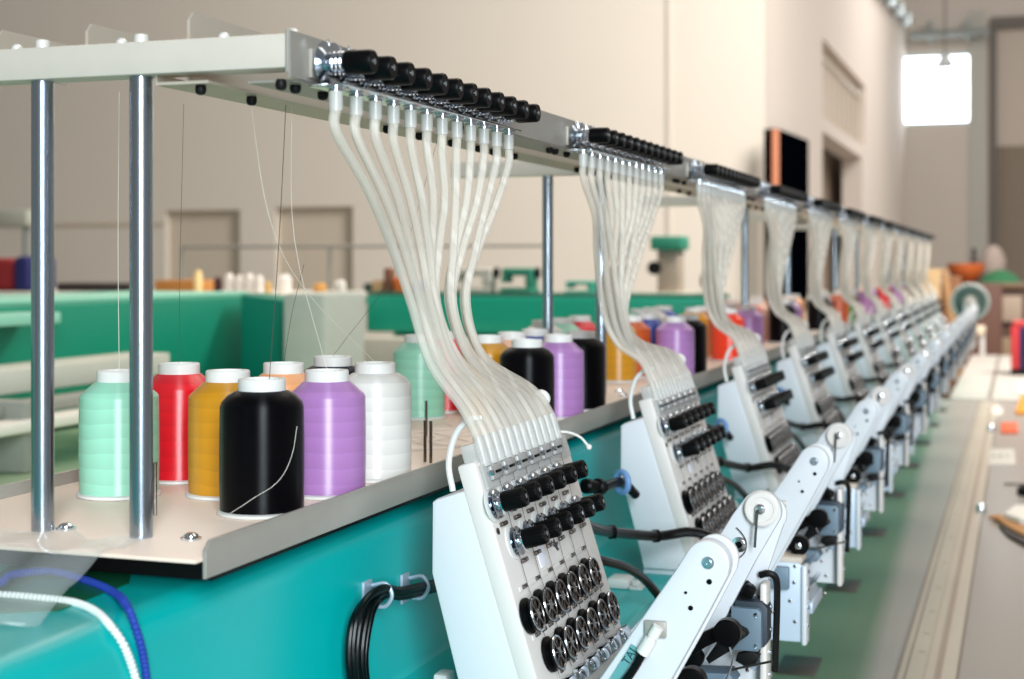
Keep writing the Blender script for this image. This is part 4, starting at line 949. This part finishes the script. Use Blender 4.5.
sh = thing('curved_tool', 'brown curved pointed tool with white pad at the right table edge', 'tool', (0.0, 3.85, TZ))
P1 = [on_top(*p, TZ) for p in ((989, 521), (996, 522), (1002, 527), (1010, 533), (1024, 540), (1044, 546), (1060, 540), (1040, 530), (1018, 527), (1006, 521), (998, 519))]
MB().prism([(q_.x, q_.y) for q_ in P1], TZ + 0.003, TZ + 0.014, 0.003, 'Z').build('handle', mat('tan_leather', (186, 132, 76), 0.55), sh)
P2 = [on_top(*p, TZ) for p in ((999, 528), (1008, 538), (1024, 547), (1050, 552), (1050, 545), (1024, 540), (1008, 531))]
MB().prism([(q_.x, q_.y) for q_ in P2], TZ, TZ + 0.008, 0.002, 'Z').build('dark_blade', mat('dark_brown_leather', (40, 26, 20), 0.5), sh)
P3 = [on_top(*p, TZ) for p in ((1004, 524), (1020, 530), (1060, 535), (1060, 516), (1014, 516))]
MB().prism([(q_.x, q_.y) for q_ in P3], TZ + 0.01, TZ + 0.03, 0.006, 'Z').build('pad', mat('pad_white', (240, 234, 224), 0.7), sh)
# backdrop of goods at the end of the hall
def bxr(name, x0, x1, y0, y1, Y, dep, m, label, cat, bev=0.02, grp=None):
    a_ = at(x0, y0, Y); b_ = at(x1, y1, Y)
    o = MB().box(a_.x, b_.x, Y, Y + dep, b_.z, a_.z, bev).build(name, m); tag(o, label, cat, grp); return o
zf = FZ
cab = thing('wooden_cabinet', 'low brown wooden cabinet at the far right end', 'cabinet', at(1005, 345, 15.0))
a_ = at(972, 288, 15); b_ = at(1060, 345, 15)
MB().box(a_.x, b_.x, 15, 15.6, FZ, a_.z, 0.01).build('body', M_brown, cab)
MB().box(a_.x - 0.03, b_.x, 14.95, 15.6, a_.z, a_.z + 0.05, 0.01).build('top', mat('brown_light', (120, 92, 70), 0.6), cab)
p_ = at(997, 296, 14.9); q_ = at(1022, 322, 14.9)
MB().box(p_.x, q_.x, 14.93, 15.02, q_.z, p_.z, 0.006).build('front_panel', mat('panel_grey', (160, 140, 122), 0.6), cab)
MB().box(a_.x, b_.x, 14.95, 15.02, at(0, 345, 15).z, at(0, 322, 15).z, 0.006).build('drawer', mat('drawer_brown', (140, 116, 90), 0.6), cab)
c_ = at(966, 263, 13.5); zc = at(966, 283, 13.5).z
o = MB().lathe([(0.06, 0), (0.11, 0.05), (0.155, 0.12), (0.16, 0.17), (0.145, 0.17), (0.09, 0.06)], (c_.x, 13.5, zc), n=24).build('orange_bowl', mat('orange_bowl', (176, 84, 30), 0.5)); tag(o, 'orange bowl standing at the far end of the machine', 'bowl')
c2 = at(972, 285, 13.55)
o = MB().box(c_.x - 0.2, c_.x + 0.3, 13.3, 13.8, FZ, zc, 0.01).build('stool_box', mat('dark_stand', (86, 52, 36), 0.6)); tag(o, 'dark brown stand carrying the orange bowl', 'stand')
c_ = at(974, 262, 14.2); z0_ = at(0, 283, 14.2).z
o = MB().lathe([(0.05, 0), (0.05, 0.2), (0.02, 0.27), (0.02, 0.36)], (c_.x, 14.2, z0_), n=16).build('dark_bottle', mat('bottle_dark', (44, 30, 28), 0.3)); tag(o, 'dark bottle behind the orange bowl', 'bottle')
MBst = MB().box(c_.x - 0.1, c_.x + 0.12, 14.1, 14.4, FZ, z0_, 0.01).build('bottle_crate', M_brown); tag(MBst, 'brown crate standing under the dark bottle', 'crate')
zg = a_.z + 0.05
o = MB().lathe([(0.02, 0.13), (0.08, 0.11), (0.14, 0.08), (0.2, 0.0)], (at(1000, 270, 15.2).x, 15.25, zg), n=24).build('green_cloth', mat('green_cloth', (44, 104, 66), 0.8)); tag(o, 'green cloth heap lying on the far wooden cabinet', 'cloth')
o = MB().lathe([(0.11, 0), (0.13, 0.14), (0.08, 0.26), (0.03, 0.30)], (at(993, 250, 16.2).x, 16.2, at(0, 272, 16.2).z), n=20).build('grey_bag', mat('bag_grey', (156, 140, 130), 0.8)); tag(o, 'pale grey bag behind the green cloth', 'bag')
o = MB().box(at(980, 0, 16).x, at(1010, 0, 16).x, 16.0, 16.5, FZ, at(0, 272, 16.2).z, 0.01).build('back_crate', M_brown); tag(o, 'tall brown crate standing under the grey bag', 'crate')
# leaning pale boards
zA = at(0, 268, 10.2).z
bo = thing('folding_board', 'pair of pale wooden boards leaning together beyond the last heads', 'board', (at(945, 0, 10.5).x, 10.5, FZ))
x0, x1, x2, x3 = at(922, 0, 10.5).x, at(941, 0, 10.5).x, at(944, 0, 10.5).x, at(960, 0, 10.5).x
MB().prism([(x0, zA), (x1, zA), (x1 - 0.02, FZ), (x0, FZ)], 10.45, 10.49, 0.004).build('panel', M_wood, bo)
MB().prism([(x1, zA), (x1 + 0.04, zA), (x3 + 0.06, FZ + 0.6), (x3, FZ + 0.6)], 10.5, 10.54, 0.004).build('panel', mat('wood_dark', (166, 126, 84), 0.6), bo)
MB().box(x1 + 0.0, x3, 10.7, 10.74, FZ, zA - 0.05, 0.004).build('shadow_panel', mat('board_brown', (122, 78, 44), 0.6), bo)
# red, blue and black tin on the table at the right edge
tn = thing('thread_box', 'black box with red and blue lid at the right edge on the table', 'box', (0.04, 10.2, TZ))
a_ = at(1011, 322, 9.2); b_ = at(1040, 322, 9.2); zt_ = a_.z; zz = at(0, 360, 9.2).z
MB().box(a_.x, b_.x, 9.2, 9.5, TZ, zz + 0.1, 0.006).build('base', M_rubber, tn)
MB().box(a_.x, a_.x + 0.045, 9.19, 9.5, zz + 0.1, zt_ - 0.03, 0.004).build('red_side', mat('tin_red', (206, 44, 48), 0.5), tn)
MB().box(a_.x + 0.045, b_.x, 9.2, 9.5, zz + 0.1, zt_ - 0.03, 0.004).build('blue_side', mat('tin_blue', (30, 30, 80), 0.5), tn)
MB().box(a_.x + 0.01, b_.x, 9.2, 9.5, zt_ - 0.03, zt_, 0.004).build('lid', mat('tin_lid', (196, 60, 60), 0.5), tn)
# white stool-like stands seen past the wheel
o = thing('white_stand', 'pale stand with thin legs beyond the cream table', 'stand', (at(972, 0, 12.2).x, 12.2, FZ))
a_ = at(958, 326, 12.2); b_ = at(985, 326, 12.2)
MB().box(a_.x, b_.x, 12.0, 12.4, a_.z - 0.06, a_.z, 0.01).build('seat', mat('pale_tan', (220, 200, 174), 0.6), o)
for x in (a_.x + 0.02, b_.x - 0.02):
    for y in (12.03, 12.37): MB().cyl((x, y, FZ), (x, y, a_.z - 0.06), 0.014, 8).build('leg', M_face, o)
for ob in bpy.data.objects:
    if '_o' in ob.keys(): del ob['_o']
